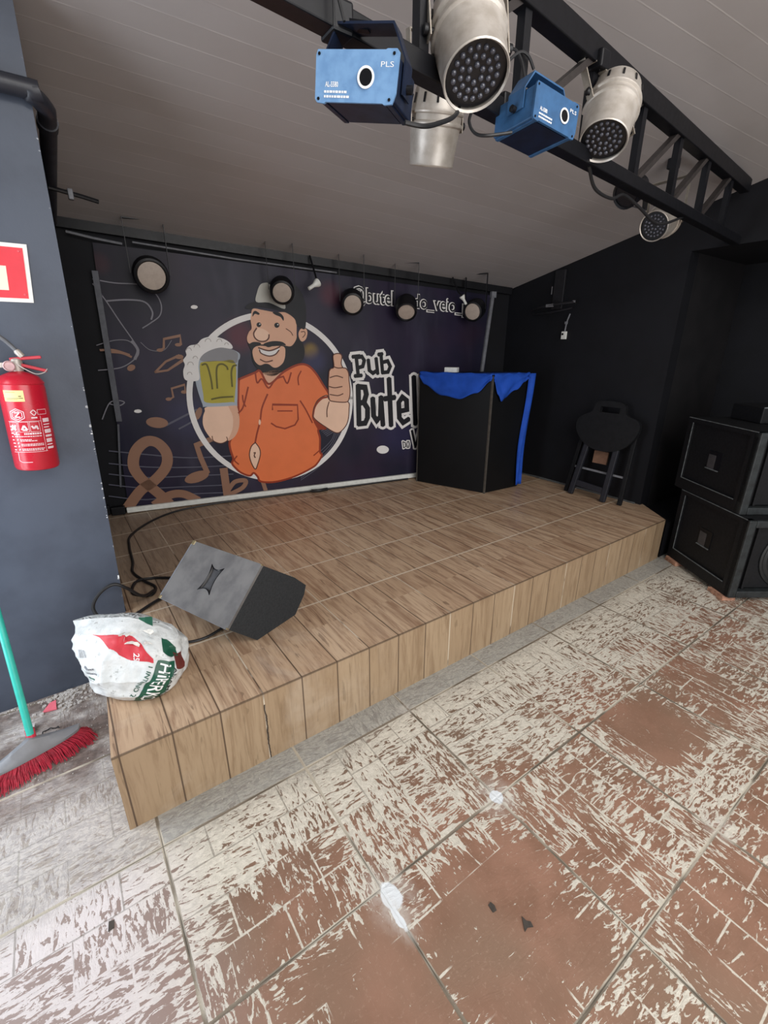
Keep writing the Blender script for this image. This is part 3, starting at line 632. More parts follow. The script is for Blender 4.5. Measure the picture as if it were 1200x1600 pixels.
for e in ART:
    k = CN.index(e[1]); lay = e[2] + cnt * .0; cnt += 1
    if e[0] == 'p':
        pts = [V((x / 1000, z / 1000, 0)) for x, z in e[4]]
        if e[3]: pts = crom(pts, 4, True)
        flat(b, [(p.x, p.y) for p in pts], lay, k)
    elif e[0] == 's':
        pts = [V((x / 1000, z / 1000, 0)) for x, z in e[5]]
        if e[4] and len(pts) > 2: pts = crom(pts, 6)
        stroke(b, [(p.x, p.y) for p in pts], e[3] / 1000, lay + .25 + (cnt % 12) * .05, k)
    else:
        cx, cy, r = (v / 1000 for v in e[4])
        stroke(b, [(cx + r * cos(2 * pi * i / 96), cy + r * sin(2 * pi * i / 96)) for i in range(97)], .041, lay, k)
def btext(body, x, z, size, w, slope):
    Mt = Matrix(((1, 0, 0, x), (0, 0, -1, -.0075), (slope, 1, 0, z), (0, 0, 0, 1)))
    text_bm(b, body, size, Mt, CN.index('white'), .010 * size / .2, w)
    Mt = Matrix(((1, 0, 0, x + .004), (0, 0, -1, -.0085), (slope, 1, 0, z), (0, 0, 0, 1)))
    text_bm(b, body, size, Mt, CN.index('letter'), .001, w - .008)
btext('@butel', 1.868, 1.845, .155, .375, -.055)
btext('do_veio_p', 2.425, 1.815, .150, .56, -.055)
b.build('printed_artwork', [print_mat(k) for k in CN], sheet, smooth=False, world=False)
b = B(); b.bar((.02, -.02, .338), (3.16, -.02, .338), .028, .04, bev=.004)
o = b.build('bottom_batten', M_WHITE, ban, world=False, smooth=False)
b = B(); b.box((-.035, -.02, .345), (.09, .05, .06), bev=.004); b.box((-.105, -.01, .355), (.03, .03, .07), bev=.003); b.build('end_bracket', M_BLACK, ban, world=False, smooth=False)
b = B(); b.bar((3.165, -.012, 1.18), (3.235, -.012, 1.93), .02, .03); b.box((3.24, -.014, 1.945), (.05, .03, .05)); o = b.build('side_batten', M_GREY, ban, world=False, smooth=False); o['label'] = 'grey side batten at the right edge'
b = B(); b.bar((.085, -.012, 1.0), (.115, -.012, 1.96), .02, .035); b.bar((.01, -.01, .52), (.075, -.01, .98), .012, .012); o = b.build('side_batten', mat('dark_grey_batten', srgb(84, 86, 94), .5), ban, world=False, smooth=False); o['label'] = 'dark grey side batten at the left edge'
b = B(); b.tube([(.0, -.02, 2.17), (.14, -.022, 2.145), (.30, -.02, 2.125)], .008, 6); b.tube([(.36, -.02, 2.14), (1.0, -.02, 2.085), (1.75, -.02, 2.04)], .006, 6); b.build('hanging_wire', M_GREY, ban, world=False)

# ---- spots in front of the banner
def banner_spot(p, aim, label, r=.066, yaw=0):
    p = V(p); aim = V(aim).normalized()
    z = -aim; x = V((0, 0, 1)).cross(z).normalized(); y = z.cross(x)
    M4 = Matrix.Translation(p) @ Matrix((x, y, z)).transposed().to_4x4()
    t = empty('stage_spotlight', M4=M4, label=label, cat='spotlight', group='round spotlights above the banner')
    k = r / .066
    b = B(); b.lathe([(.064 * k, -.004), (.072 * k, -.016), (.082 * k, -.012), (.086 * k, .0), (.088 * k, .06), (.084 * k, .11), (.06 * k, .15), (.02, .165), (0, .165)], seg=28); b.build('lamp_housing', M_BLACK, t, world=False)
    b = B(); b.lathe([(0, -.010), (.04 * k, -.011), (.068 * k, -.006), (.068 * k, .004), (0, .004)], seg=28); o = b.build('lamp_lens', mat('frosted_beige_lens', srgb(176, 162, 150), .5, 0, .1, 40, 0), t, world=False); o['label'] = 'frosted beige lens'
    top = V((p.x, p.y, CZ(p.x, p.y) - .005)) - V((aim.x, aim.y, 0)) * .05
    b = B(); c0 = p - aim * .06
    for s_ in (-1, 1):
        b.bar(c0 + x * s_ * .094 * k, V((top.x, top.y, top.z)) + x * s_ * .094 * k, .022, .004, up=x)
    b.bar(top - x * .096 * k, top + x * .096 * k, .024, .006); b.build('yoke', M_BLACK, t)
    return t
banner_spot((.667, 3.534, 1.93), (-.10, -.92, -.25), 'round stage spotlight above the left end of the banner, apart from the others', .082)
banner_spot((1.488, 3.37, 1.868), (-.35, -.80, -.35), 'round stage spotlight in front of the cap of the printed man')
banner_spot((2.016, 3.265, 1.81), (-.42, -.78, -.36), 'round stage spotlight covering the at sign of the banner text')
o = banner_spot((2.47, 3.174, 1.768), (-.45, -.60, -.62), 'round stage spotlight tilted down in the gap of the banner text')
banner_spot((3.10, 3.05, 1.787), (-.86, -.40, -.30), 'round stage spotlight at the right end of the banner, turned sideways')
def fitting(p, d, label, k=1.0):
    p = V(p); d = V(d).normalized(); z = d; x = V((0, 0, 1)).cross(z).normalized(); y = z.cross(x)
    t = empty('lamp_socket', M4=Matrix.Translation(p) @ Matrix((x, y, z)).transposed().to_4x4(), label=label, cat='lamp socket', group='small white lamp sockets by the banner')
    b = B(); b.lathe([(0, -.055 * k), (.013 * k, -.05 * k), (.014 * k, 0), (.03 * k, .035 * k), (.03 * k, .045 * k), (0, .045 * k)], seg=16); b.build('socket_body', M_WHITE, t, world=False)
    b = B(); e = p + d * .05 * k; b.tube([e, e + V((.01, .05, .03)), V((e.x, e.y + .12, CZ(e.x, e.y + .12) - .01))], .007, 6); b.build('socket_cable', M_BLACK, t)
fitting((1.72, 3.324, 1.925), (.86, .1, .5), 'small white conical lamp socket hanging left of the at sign')
fitting((3.0, 3.065, 1.875), (-.5, .2, .8), 'small white lamp socket beside the rightmost spotlight', .8)

# ================================================================== LIGHTING TRUSS
TR = lambda X, z, o=0.0: V((X, .975 + .108 * X - o, z))
tr = empty('lighting_truss', TR(1.0, 2.12), label='black flat steel truss running under the ceiling and carrying the stage lights', cat='truss')
b = B(); b.bar(TR(-.4, 2.12), TR(3.655, 2.12), .045, .045, bev=.003); b.build('lower_chord', M_BLACK, tr, smooth=False)
b = B(); b.bar(TR(-.4, 2.395), TR(3.60, 2.395), .05, .066, bev=.003); b.build('upper_chord', M_BLACK, tr, smooth=False)
XP = [-.34, .06, .46, .86, 1.26, 1.66, 2.07, 2.48, 2.88, 3.29]
for i, X in enumerate(XP):
    b = B(); b.bar(TR(X, 2.14), TR(X, 2.38), .028, .028); b.build('upright_web', M_BLACK, tr, smooth=False)
    if i:
        b = B(); b.bar(TR(XP[i - 1] + .03, 2.14), TR(X - .015, 2.385), .03, .02); b.build('diagonal_web', M_DIAG, tr, smooth=False)

# ---- par cans
def par_can(p, axis, label, k=1.12, mount=None, roll=None, dark=False):
    p = V(p); axis = V(axis).normalized(); z = -axis
    x = V(roll) if roll else V((1, 0, 0)); x = (x - z * x.dot(z)).normalized(); y = z.cross(x)
    M4 = Matrix.Translation(p) @ Matrix((x, y, z)).transposed().to_4x4()
    t = empty('par_can', M4=M4, label=label, cat='stage light', group='par cans on the truss')
    A = M_ALU
    b = B(); b.lathe([(r * k, zz * k * .92) for r, zz in ((.0625, .004), (.066, 0), (.068, .003), (.067, .006), (.0705, .06), (.074, .098), (.079, .102), (.080, .106), (.079, .11), (.0745, .113), (.0745, .128), (.079, .131), (.080, .135), (.078, .139), (.0765, .145), (.069, .19), (.060, .204), (.03, .21), (0, .21))], seg=40)
    body = b.build('can_body', A, t, world=False)
    for q in range(12):
        b = B(); a = 2 * pi * q / 12; rr = .0742 * k
        b.box((rr * cos(a), rr * sin(a), .152 * k), (.004, .006 * k, .022 * k), Matrix.Rotation(a, 3, 'Z') @ Matrix.Rotation(-.15, 3, 'Y'))
        b.build('vent_slot', M_HOLE, body, world=False, smooth=False)
    b = B(); b.lathe([(0, .012 * k), (.063 * k, .012 * k), (.063 * k, .016 * k), (0, .016 * k)], seg=36); lb = b.build('lens_board', M_LENSB, t, world=False)
    b = B()
    for ring, n in ((.0155, 6), (.0305, 12), (.0455, 18)):
        for q in range(n):
            a = 2 * pi * q / n + ring * 20
            c = V((ring * k * cos(a), ring * k * sin(a), .0115 * k))
            b.lathe([(.0058 * k, 0), (.0052 * k, -.0025 * k), (.003 * k, -.0045 * k), (0, -.005 * k)], Matrix.Translation(c), 10)
    b.build('led_cluster', M_LED, lb, world=False)
    mount = V(mount) if mount else p + V((0, 0, .3))
    piv = p + z * .104 * k; hw = .088 * k
    b = B(); top = mount - (mount - piv).normalized() * .02
    top = piv + (mount - piv).normalized() * max(.12, min(.2, (mount - piv).length - .03))
    for s_ in (-1, 1): b.bar(piv + x * s_ * hw - (top - piv).normalized() * .018, top + x * s_ * hw, .026, .003, up=x)
    b.bar(top - x * (hw + .002), top + x * (hw + .002), .026, .003, up=(top - piv)); yk = b.build('yoke', M_STEEL, t, smooth=False)
    b = B(); b.bar(top, mount, .02, .02); b.box(mount, (.05, .05, .05), bev=.006); b.build('hook_clamp', M_BLACK, t, smooth=False)
    for s_ in (-1, 1):
        b = B(); Mk = Matrix.Translation(piv + x * s_ * (hw - .012)) @ (x * s_).to_track_quat('Z', 'Y').to_matrix().to_4x4()
        b.lathe([(0, 0), (.006, 0), (.006, .016), (.011, .016), (.011, .024), (0, .026)], Mk, 12); b.build('yoke_knob', M_BLACK, t)
    return t
par_can((.9337, .9531, 2.0788), (-.2174, -.4979, -.8395), 'large aluminium par can nearest the viewer, its dark lens facing down', 1.13, TR(.97, 2.35, .03), (.96, -.15, .25))
par_can((1.205, 1.425, 2.078), (.10, .27, -.95), 'aluminium par can hanging straight down behind the truss, lens unseen', 1.10, (1.10, 1.30, 2.60), (.9, -.2, .2))
par_can((1.6467, 1.0736, 2.1361), (-.4785, -.2034, -.8542), 'aluminium par can right of the steel blue laser box', 1.13, TR(1.66, 2.37, .02), (.96, -.10, .25))
par_can((2.8223, 1.4685, 2.1103), (-.926, -.0503, -.3743), 'farthest par can, small and dim, aimed along the truss near the black wall', 1.10, (2.98, 1.50, 2.43), (0, 1, 0))
# ---- small black floods turned away on the far half of the truss
def black_flood(p, axis, label, mount):
    p = V(p); z = -V(axis).normalized(); x = V((1, 0, 0)); x = (x - z * x.dot(z)).normalized(); y = z.cross(x)
    t = empty('black_spotlight', M4=Matrix.Translation(p) @ Matrix((x, y, z)).transposed().to_4x4(), label=label, cat='stage light')
    b = B(); b.lathe([(.05, 0), (.058, -.005), (.06, .01), (.055, .06), (.04, .1), (.015, .115), (0, .115)], seg=24); b.build('lamp_housing', M_BLACK, t, world=False)
    b = B(); b.lathe([(0, .004), (.051, .004), (.051, .008), (0, .008)], seg=24); b.build('lamp_lens', M_LENSB, t, world=False)
    b = B(); c = p + z * .05
    for s_ in (-1, 1): b.bar(c + x * s_ * .064, V(mount) + x * s_ * .05, .018, .004, up=x)
    b.bar(V(mount) - x * .052, V(mount) + x * .052, .02, .01); b.build('yoke', M_BLACK, t, smooth=False)
black_flood((2.19, 1.285, 2.120), (-.86, .10, -.46), 'small black spotlight clamped behind the lower truss chord, right of the third par can', TR(2.30, 2.12, -.03))
# ---- blue laser boxes
def laser_box(name, M4, label, mats, mount, ht, ltext=True):
    w, h, d = .174, .0805, .138
    pm, cm, hm = mats
    t = empty(name, M4=M4, label=label, cat='laser light', group='blue laser boxes on the truss')
    T = lambda b, n, m, par=t, **k: b.build(n, m, par, world=False, **k)
    b = B(); b.box((0, d / 2 + .003, 0), (w * .95, d - .004, h * .90), bev=.003)
    for s_ in (-1, 1):
        for q in (-1, 1): b.box((s_ * w * .40, d / 2, q * h * .455), (.012, d, .006), bev=.001)
    body = T(b, 'laser_case', cm, smooth=False)
    b = B(); b.box((0, d / 2 + .003, -h * .457), (w * .70, d * .92, .003)); o = T(b, 'shade_sheet', M_NAVY, smooth=False); o['label'] = 'dark navy sheet standing in for the shade under the box'  # added dark sheet: shade on the underside put into the colour
    b = B()                                                  # face plate, its lower corners cut back
    pts = [(-.47, .5), (.34, .5), (.36, .52), (.47, .52), (.5, .46), (.49, -.3), (.455, -.5), (.36, -.52), (.34, -.49), (-.36, -.49), (-.38, -.52), (-.47, -.5), (-.495, -.44), (-.49, .4)]
    b.prism([(x * w, -.003, z * h) for x, z in pts], (0, .006, 0)); pl = T(b, 'face_plate', pm, smooth=False)
    F4 = Matrix.Rotation(pi / 2, 4, 'X')
    b = B(); b.lathe([(.0135, 0), (.0175, .001), (.0175, .003), (.0135, .003), (.0135, 0)], Matrix.Translation((.022 if ltext else .03, -.0028, -.001)) @ F4, 28); ap = T(b, 'aperture_ring', M_PRINTW, pl)
    b = B(); b.lathe([(0, .001), (.0138, .001), (.0138, .0015), (0, .0015)], Matrix.Translation((.022 if ltext else .03, -.003, -.001)) @ F4, 24); T(b, 'aperture', M_HOLE, pl)
    for x, z in ((-.45, .42), (.44, .43), (-.45, -.43), (.42, -.42)):
        b = B(); b.lathe([(0, .001), (.0028, .001), (.0028, .002), (0, .002)], Matrix.Translation((x * w, -.0025, z * h)) @ F4, 10)
        T(b, 'screw_head', M_HOLE, pl)
    b = B()
    tm = lambda x, z: Matrix(((1, 0, 0, x), (0, 0, -1, -.0036), (0, 1, 0, z), (0, 0, 0, 1)))
    text_bm(b, 'AL-5580', .0115, tm(-.064, -.016), 0, .0002, .028)
    T(b, 'model_lettering', M_PRINTW, pl, smooth=False); b = B()
    text_bm(b, 'PLS', .0115, tm(.050, .015), 0, .0, .026)
    T(b, 'maker_lettering', M_PRINTW, pl, smooth=False); b = B()
    for zz in (-.0235, -.031):
        x = -.066
        while x < -.018:
            L = rnd.uniform(.003, .008); b.box((x + L / 2, -.0036, zz), (L, .0004, .0036)); x += L + .0016
    T(b, 'small_print', M_PRINTW, pl, smooth=False)
    b = B(); hp = [(-w * .51, d * .45, -.005), (-w * .51, d * .45, .040), (-w * .34, d * .45, ht), (w * .34, d * .45, ht), (w * .51, d * .45, .040), (w * .51, d * .45, -.015)]
    wd_ = .055
    prs = [[V(p) + V((0, s_ * wd_ / 2, 0)) for p in hp] for s_ in (-1, 1)]
    inn = [[V((p.x * .965, p.y, p.z - (.004 if p.z > ht * .9 else 0))) for p in r] for r in prs]
    for i in range(len(hp) - 1):
        ring = [prs[0][i], prs[1][i], inn[1][i], inn[0][i]]; ring2 = [prs[0][i + 1], prs[1][i + 1], inn[1][i + 1], inn[0][i + 1]]
        b.loft([ring, ring2])
    T(b, 'yoke_handle', hm, smooth=False)
    for s_ in (-1, 1):
        b = B(); b.lathe([(0, 0), (.008, 0), (.008, .012), (0, .014)], Matrix.Translation((s_ * w * .51, d * .45, 0)) @ Matrix.Rotation(s_ * pi / 2, 4, 'Y'), 14); T(b, 'yoke_knob', M_BLACK)
    hook = M4 @ V((0, d * .45, ht))
    b = B(); b.bar(hook, mount, .014, .014); b.box(mount, (.05, .056, .056), bev=.006); b.build('hook_clamp', M_BLACK, t, smooth=False)
    return t
def axes(p, c0, c1, c2):
    m = Matrix(((c0[0], c1[0], c2[0]), (c0[1], c1[1], c2[1]), (c0[2], c1[2], c2[2]))); return Matrix.Translation(p) @ m.to_4x4()
laser_box('laser_projector', axes((.6139, .9629, 2.0023), (.62, -.7733, -.133), (.7846, .6112, .1038), (.001, -.1687, .9857)),
          'blue laser light box at the left, pale blue face plate towards the viewer', (M_BLUE, M_NAVY, M_NAVY), TR(.62, 2.12, .0), .094)
laser_box('laser_projector', axes((1.226, .9487, 2.081), (.994, -.0506, -.0967), (.0474, .9983, -.035), (.0983, .0302, .9947)),
          'steel blue laser light box between two par cans, seen from below its corner', (M_MIDBLUE, M_MIDBLUE, M_MIDBLUE), TR(1.19, 2.13, .0), .085, False)
# ---- cables on the truss
def cable(name, pts, r, label, m=M_CABLE, smooth=8, cat='cable', group=None):
    o = B().tube(pts, r, 8, smooth).build(name, m); tag(o, label, cat, group); return o
cable('truss_cable', [(1.02, 1.088, 2.125), (1.055, 1.085, 2.10), (1.039, 1.078, 2.06), (1.046, 1.061, 2.031), (1.062, 1.03, 2.02), (1.12, 1.0, 2.03)], .004, 'thin black cable looping down between the big par can and the steel blue laser box')
cable('truss_cable', [(.735, .96, 1.955), (.782, .954, 1.957), (.851, .983, 1.986), (.929, 1.012, 2.028), (.991, 1.057, 2.095)], .005, 'black cable from the pale blue laser box to the big par can')
cable('truss_cable', [(1.13, 1.10, 2.30), (1.202, 1.124, 2.274), (1.225, 1.105, 2.269), (1.234, 1.087, 2.24), (1.229, 1.065, 2.19)], .004, 'black cable dropping from the truss to the top of the steel blue laser box')
cable('truss_cable', [(1.17, 1.10, 2.20), (1.2, 1.109, 2.235), (1.233, 1.095, 2.262), (1.258, 1.085, 2.257), (1.285, 1.085, 2.235)], .004, 'curled black cable crossing behind the top of the steel blue laser box')
cable('truss_cable', [(1.70, 1.15, 2.10), (1.80, 1.18, 2.055), (1.95, 1.20, 2.05), (2.05, 1.21, 2.08), (2.2, 1.22, 2.06), (2.42, 1.24, 2.03), (2.7, 1.27, 2.10)], .006, 'black cable sagging below the lower truss chord on its far half')
cable('truss_cable', [(.56, 1.02, 2.145), (.57, 1.0, 2.20), (.585, 1.0, 2.17), (.60, .98, 2.09)], .003, 'thin black wire tied to the truss above the pale blue laser box')

# ================================================================== DJ BOOTH, CLOTH
bl, bf, br = V((2.629, 3.181, 0)), V((2.864, 2.553, 0)), V((3.268, 2.53, 0))
bk = [V((3.42, 3.0, 0)), V((2.95, 3.22, 0))]
booth = empty('dj_booth', (2.864, 2.553, .31), label='tall black DJ booth standing on the stage in front of the banner', cat='booth')
ZB, ZT = .31, 1.285
M_BOOTH = mat('black_laminate', srgb(13, 14, 16), .5, 0, .3, 3, .02, .25)
cen = (bl + bf + br + bk[0]) / 4
def panel(a, c, z0, z1, th=.018):
    d = (c - a).normalized(); n = V((d.y, -d.x, 0)); n = n if n.dot(cen - a) > 0 else -n
    return B().prism([(a.x, a.y, z0), (c.x, c.y, z0), (c.x, c.y, z1), (a.x, a.y, z1)], n * th)
panel(bl, bf, ZB + .004, ZT).build('left_panel', M_BOOTH, booth, smooth=False)
panel(bf, br, ZB + .004, ZT).build('right_panel', M_BOOTH, booth, smooth=False)
B().prism([(p.x, p.y, ZT - .02) for p in (bl, bf, br, bk[0], bk[1])], (0, 0, .02)).build('top_panel', M_BOOTH, booth, smooth=False)
panel(br, bk[0], ZB + .004, ZT).build('back_panel', M_BOOTH, booth, smooth=False)
M_TRIM = mat('dull_metal_edge', srgb(92, 88, 82), .5, .3, .3, 30, 0)
b = B(); b.bar((bf.x, bf.y - .001, ZB), (bf.x, bf.y - .001, ZT), .014, .014); b.build('corner_edge', M_TRIM, booth, smooth=False)
b = B(); b.bar((bl.x, bl.y, ZB), (bl.x, bl.y, ZT), .008, .008); b.build('rear_edge', M_TRIM, booth, smooth=False)
# blue cloth thrown over the top
def lerp_prof(pr, s):
    for (a, x), (c, y) in zip(pr, pr[1:]):
        if a <= s <= c: t = (s - a) / (c - a); t = t * t * (3 - 2 * t); return x + (y - x) * t
    return pr[-1][1]
b = B()
nl = V((-(bf - bl).normalized().y, (bf - bl).normalized().x, 0)); nl = -nl if nl.dot(cen - bl) > 0 else nl
nr = V((-(br - bf).normalized().y, (br - bf).normalized().x, 0)); nr = -nr if nr.dot(cen - bf) > 0 else nr
def swag(a, c, n, prof, ns=40, nv=12, s0=0., s1=1.):
    rows = []
    for i in range(ns + 1):
        s = s0 + (s1 - s0) * i / ns; dep = lerp_prof(prof, s); base = a.lerp(c, s); r = []
        for j in range(nv + 1):
            v = j / nv; fold = .010 + .012 * v + .008 * sin(14 * s + 5 * v) * v + .006 * sin(9 * v + 6 * s)
            r.append(base + n * fold + V((0, 0, ZT + .012 - dep * v + .006 * sin(s * 20) * (1 - v))))
        rows.append(r)
    vs = [[b.bm.verts.new(p) for p in r] for r in rows]
    for i in range(ns):
        for j in range(nv): b.face([vs[i][j], vs[i + 1][j], vs[i + 1][j + 1], vs[i][j + 1]])
    return vs
swag(bl, bf, nl, [(0, .03), (.1, .10), (.35, .185), (.6, .205), (.82, .15), (1, .05)], s0=.02)
swag(bf, br, nr, [(0, .05), (.12, .16), (.22, .215), (.34, .19), (.6, .13), (.85, .07), (1, .04)])
top = [bl.lerp(bf, .02) + nl * .012, bf + (nl + nr) * .008, br + nr * .012, br + V((.06, .22, 0)), bf.lerp(bk[1], .45), bl + V((.12, 0, 0))]
vs = [b.bm.verts.new((p.x, p.y, ZT + .010)) for p in top]
for tri in tessellate_polygon([[V((p.x, p.y, 0)) for p in top]]): b.face([vs[i] for i in tri])
rows = []
for i in range(25):                                          # the long tail down the right edge
    v = i / 24; z = ZT + .008 - v * .955; r = []
    for j in range(7):
        u = (j / 6 - .5); w_ = .085 - .02 * v + .02 * max(0, .25 - v)
        p = br + nr * (.022 + .012 * sin(u * 7 + v * 4)) + (br - bf).normalized() * (u * w_ + .025 - .05 * v + .01 * sin(v * 7))
        r.append(b.bm.verts.new((p.x, p.y, z)))
    rows.append(r)
for i in range(24):
    for j in range(6): b.face([rows[i][j], rows[i][j + 1], rows[i + 1][j + 1], rows[i + 1][j]])
o = b.build('blue_cloth', mat('royal_blue_cloth', srgb(28, 76, 176), .75, 0, .18, 12, .15, .25), angle=80)
md = o.modifiers.new('cloth_thickness', 'SOLIDIFY'); md.thickness = .003
tag(o, 'royal blue cloth draped over the top of the black booth with one long tail', 'cloth')
pb = empty('paper_box', (2.80, 2.96, ZT + .012), label='small white box lying on top of the black booth behind the blue cloth', cat='box')
b = B(); b.box((2.80, 2.96, ZT + .032), (.11, .06, .04), Matrix.Rotation(-1.1, 3, 'Z'), .003); b.build('box_body', M_WHITE, pb, smooth=False)

# ================================================================== FOLDED STOOL
ta = RAD(6)
SX, SY, SZ = V((0, -1, 0)), V((cos(ta), 0, -sin(ta))), V((sin(ta), 0, cos(ta)))   # along wall, into wall, up the lean
sm4 = Matrix.Translation((3.50, 1.93, .312)) @ Matrix((SX, SY, SZ)).transposed().to_4x4()
st = empty('folding_stool', M4=sm4, label='black folding stool leaning folded against the right wall on the stage', cat='stool')
M_PL = mat('black_plastic', srgb(22, 23, 26), .6, 0, .3, 30, .1, .25); M_PL2 = mat('grey_black_plastic', srgb(32, 34, 42), .5, 0, .3, 30, .1)
outer = crom([V((x, 0, z)) for x, z in ((-.10, .78), (.10, .78), (.14, .70), (.24, .66), (.26, .58), (.20, .47), (.10, .41), (-.04, .40), (-.17, .45), (-.25, .55), (-.24, .64), (-.14, .70))], 4, True)
hole = [V((x, 0, z)) for x, z in ((-.075, .70), (.085, .70), (.085, .745), (-.075, .745))]
b = B(); 
for y in (-.045, -.012):
    loops = [[b.bm.verts.new((p.x, y, p.z)) for p in lp] for lp in (outer, hole)]
    flatv = loops[0] + loops[1]
    for tri in tessellate_polygon([[V((p.x, p.z, 0)) for p in outer], [V((p.x, p.z, 0)) for p in hole]]): b.face([flatv[i] for i in tri])
    if y == -.045: first = loops
for l0, l1 in zip(first, loops):
    for i in range(len(l0)): b.face([l0[i], l0[(i + 1) % len(l0)], l1[(i + 1) % len(l0)], l1[i]])
bmesh.ops.recalc_face_normals(b.bm, faces=b.bm.faces)
b.build('seat', M_PL, st, world=False)
for sx, tx in ((-.19, -.13), (.10, .12)):
    b = B(); b.bar((sx, -.03, 0), (tx, -.025, .46), .045, .03, up=(0, 1, 0), bev=.006); b.build('leg', M_PL2, st, world=False, smooth=False)
for sx, tx in ((-.26, -.20), (.22, .22)):
    b = B(); b.bar((sx, .012, .0), (tx, .015, .60), .035, .025, up=(0, 1, 0), bev=.005); b.build('leg', M_PL, st, world=False, smooth=False)
b = B(); b.bar((-.19, -.03, .105), (.11, -.03, .085), .05, .02, up=(0, 1, 0), bev=.004); b.build('stretcher', M_PL2, st, world=False, smooth=False)
b = B(); b.bar((-.22, .012, .23), (.22, .012, .22), .015, .012, up=(0, 1, 0)); b.build('stretcher', M_GREY, st, world=False, smooth=False)
b = B(); b.box((-.02, .02, .34), (.12, .012, .10)); o = b.build('brown_piece', mat('plain_brown', srgb(124, 92, 72), .7, 0, .3, 20, .1), st, world=False, smooth=False); o['label'] = 'brown piece seen between the legs'  # added brown block for a brown patch between the legs

# ================================================================== SUBWOOFERS
M_SUB = mat('black_textured_cabinet_paint', srgb(22, 23, 26), .6, 0, .35, 60, .2, .3); M_EDGE = mat('worn_grey_edge', srgb(112, 118, 120), .6, 0, .5, 40, .2)
M_CONE = mat('black_speaker_cone', srgb(36, 38, 40), .45, 0, .3, 40, .1); M_FRM = mat('scuffed_black_frame', srgb(40, 45, 47), .55, 0, .4, 30, .25, col2=srgb(24, 27, 28))
SA = math.atan2(-.566, .825)
def subwoofer(p, h, label, w=.74, d=.62):
    M4 = Matrix.Translation(p) @ Matrix.Rotation(SA, 4, 'Z')
    t = empty('subwoofer', M4=M4, label=label, cat='speaker', group='stacked black subwoofers')
    T = lambda b, n, m, par=t, **k: b.build(n, m, par, world=False, **k)
    b = B(); b.box((w / 2, d / 2 + .035, h / 2), (w - .03, d - .09, h - .02)); 
    for y0, y1, z0, z1 in ((.0, d, 0, .075), (.0, d, h - .028, h), (.0, .062, .075, h - .028), (d - .05, d, .075, h - .028)):   # battens framing each side
        for x in (.0075, w - .0075): b.box((x, (y0 + y1) / 2, (z0 + z1) / 2), (.015, y1 - y0, z1 - z0))
    b.box((w / 2, d / 2, .008), (w - .03, d - .01, .016)); b.box((w / 2, d / 2, h - .008), (w - .03, d - .01, .016)); b.box((w / 2, d - .012, h / 2), (w - .03, .02, h - .04))
    cab = T(b, 'cabinet', M_SUB, smooth=False)
    b = B(); e = .004
    b.bar((-.001, .062, .077), (-.001, d - .05, .077), e * 1.6, e); b.bar((-.001, d - .051, .077), (-.001, d - .051, h - .03), e, e); b.bar((0, .01, h), (0, d, h), e, e)
    o = T(b, 'worn_edge', M_EDGE, cab, smooth=False)
    b = B(); hy, hz = d * .50, h * .52; q = .058                 # recessed pocket handle on the side
    b.prism([(.0145, hy - q, hz - q), (.0145, hy + q, hz - q), (.0145, hy + q, hz + q), (.0145, hy - q, hz + q)], (-.004, 0, 0))
    T(b, 'side_handle', M_BLACK, cab, smooth=False)
    b = B(); b.prism([(.010, hy - q * .2, hz - q * .95), (.010, hy + q * .9, hz - q * .95), (.010, hy + q * .9, hz + q * .6), (.010, hy - q * .2, hz + q * .6)], (-.0015, 0, 0)); T(b, 'handle_cup', mat('handle_cup_grey', srgb(72, 70, 72), .5), cab, smooth=False)
    b = B(); b.bar((.006, hy - q, hz - q), (.006, hy + q, hz - q), .006, .006); T(b, 'handle_lip', M_EDGE, cab, smooth=False)
    b = B()
    for x0, x1, z0, z1 in ((0, .045, 0, h), (w - .045, w, 0, h), (.045, w - .045, 0, .045), (.045, w - .045, h - .045, h)): b.box(((x0 + x1) / 2, .012, (z0 + z1) / 2), (x1 - x0, .05, z1 - z0), bev=.005)
    T(b, 'front_frame', M_FRM, smooth=False)
    b = B(); b.box((w / 2, .045, h / 2), (w - .16, .03, h - .10)); b.bar((.095, .022, .05), (.095, .022, h - .05), .014, .016); b.bar((w - .095, .022, .05), (w - .095, .022, h - .05), .014, .016); baf = T(b, 'baffle', M_SUB, smooth=False)
    b = B(); rc = h * .41; Mf = Matrix.Translation((w / 2, .031, h / 2)) @ Matrix.Rotation(pi / 2, 4, 'X')
    b.lathe([(rc, 0), (rc, .010), (rc * .95, .014), (rc * .90, .010), (rc * .88, .004), (rc * .80, .010), (rc * .74, .004), (rc * .3, -.012), (rc * .28, -.004), (rc * .15, .004), (0, .006)], Mf, 48); T(b, 'speaker_cone', M_CONE, baf)
    return t
subwoofer((3.177, .789, .032), .512, 'lower black subwoofer of the stack, resting on two brick pieces')
subwoofer((3.237, .867, .546), .495, 'upper black subwoofer of the stack beside the right wall')
M4 = Matrix.Translation((3.60, .98, 1.043)) @ Matrix.Rotation(SA, 4, 'Z')
ca = empty('amplifier_case', M4=M4, label='low black equipment case lying on top of the upper subwoofer', cat='case')
b = B(); b.box((.25, .13, .05), (.5, .26, .10), bev=.006); b.build('case_body', M_SUB, ca, world=False, smooth=False)
b = B(); b.bar((0, 0, .099), (.5, 0, .099), .006, .006); b.build('case_edge', M_EDGE, ca, world=False, smooth=False)
M_BRICK = mat('orange_brick', srgb(184, 140, 116), .85, 0, .3, 40, .4, col2=srgb(150, 110, 90))
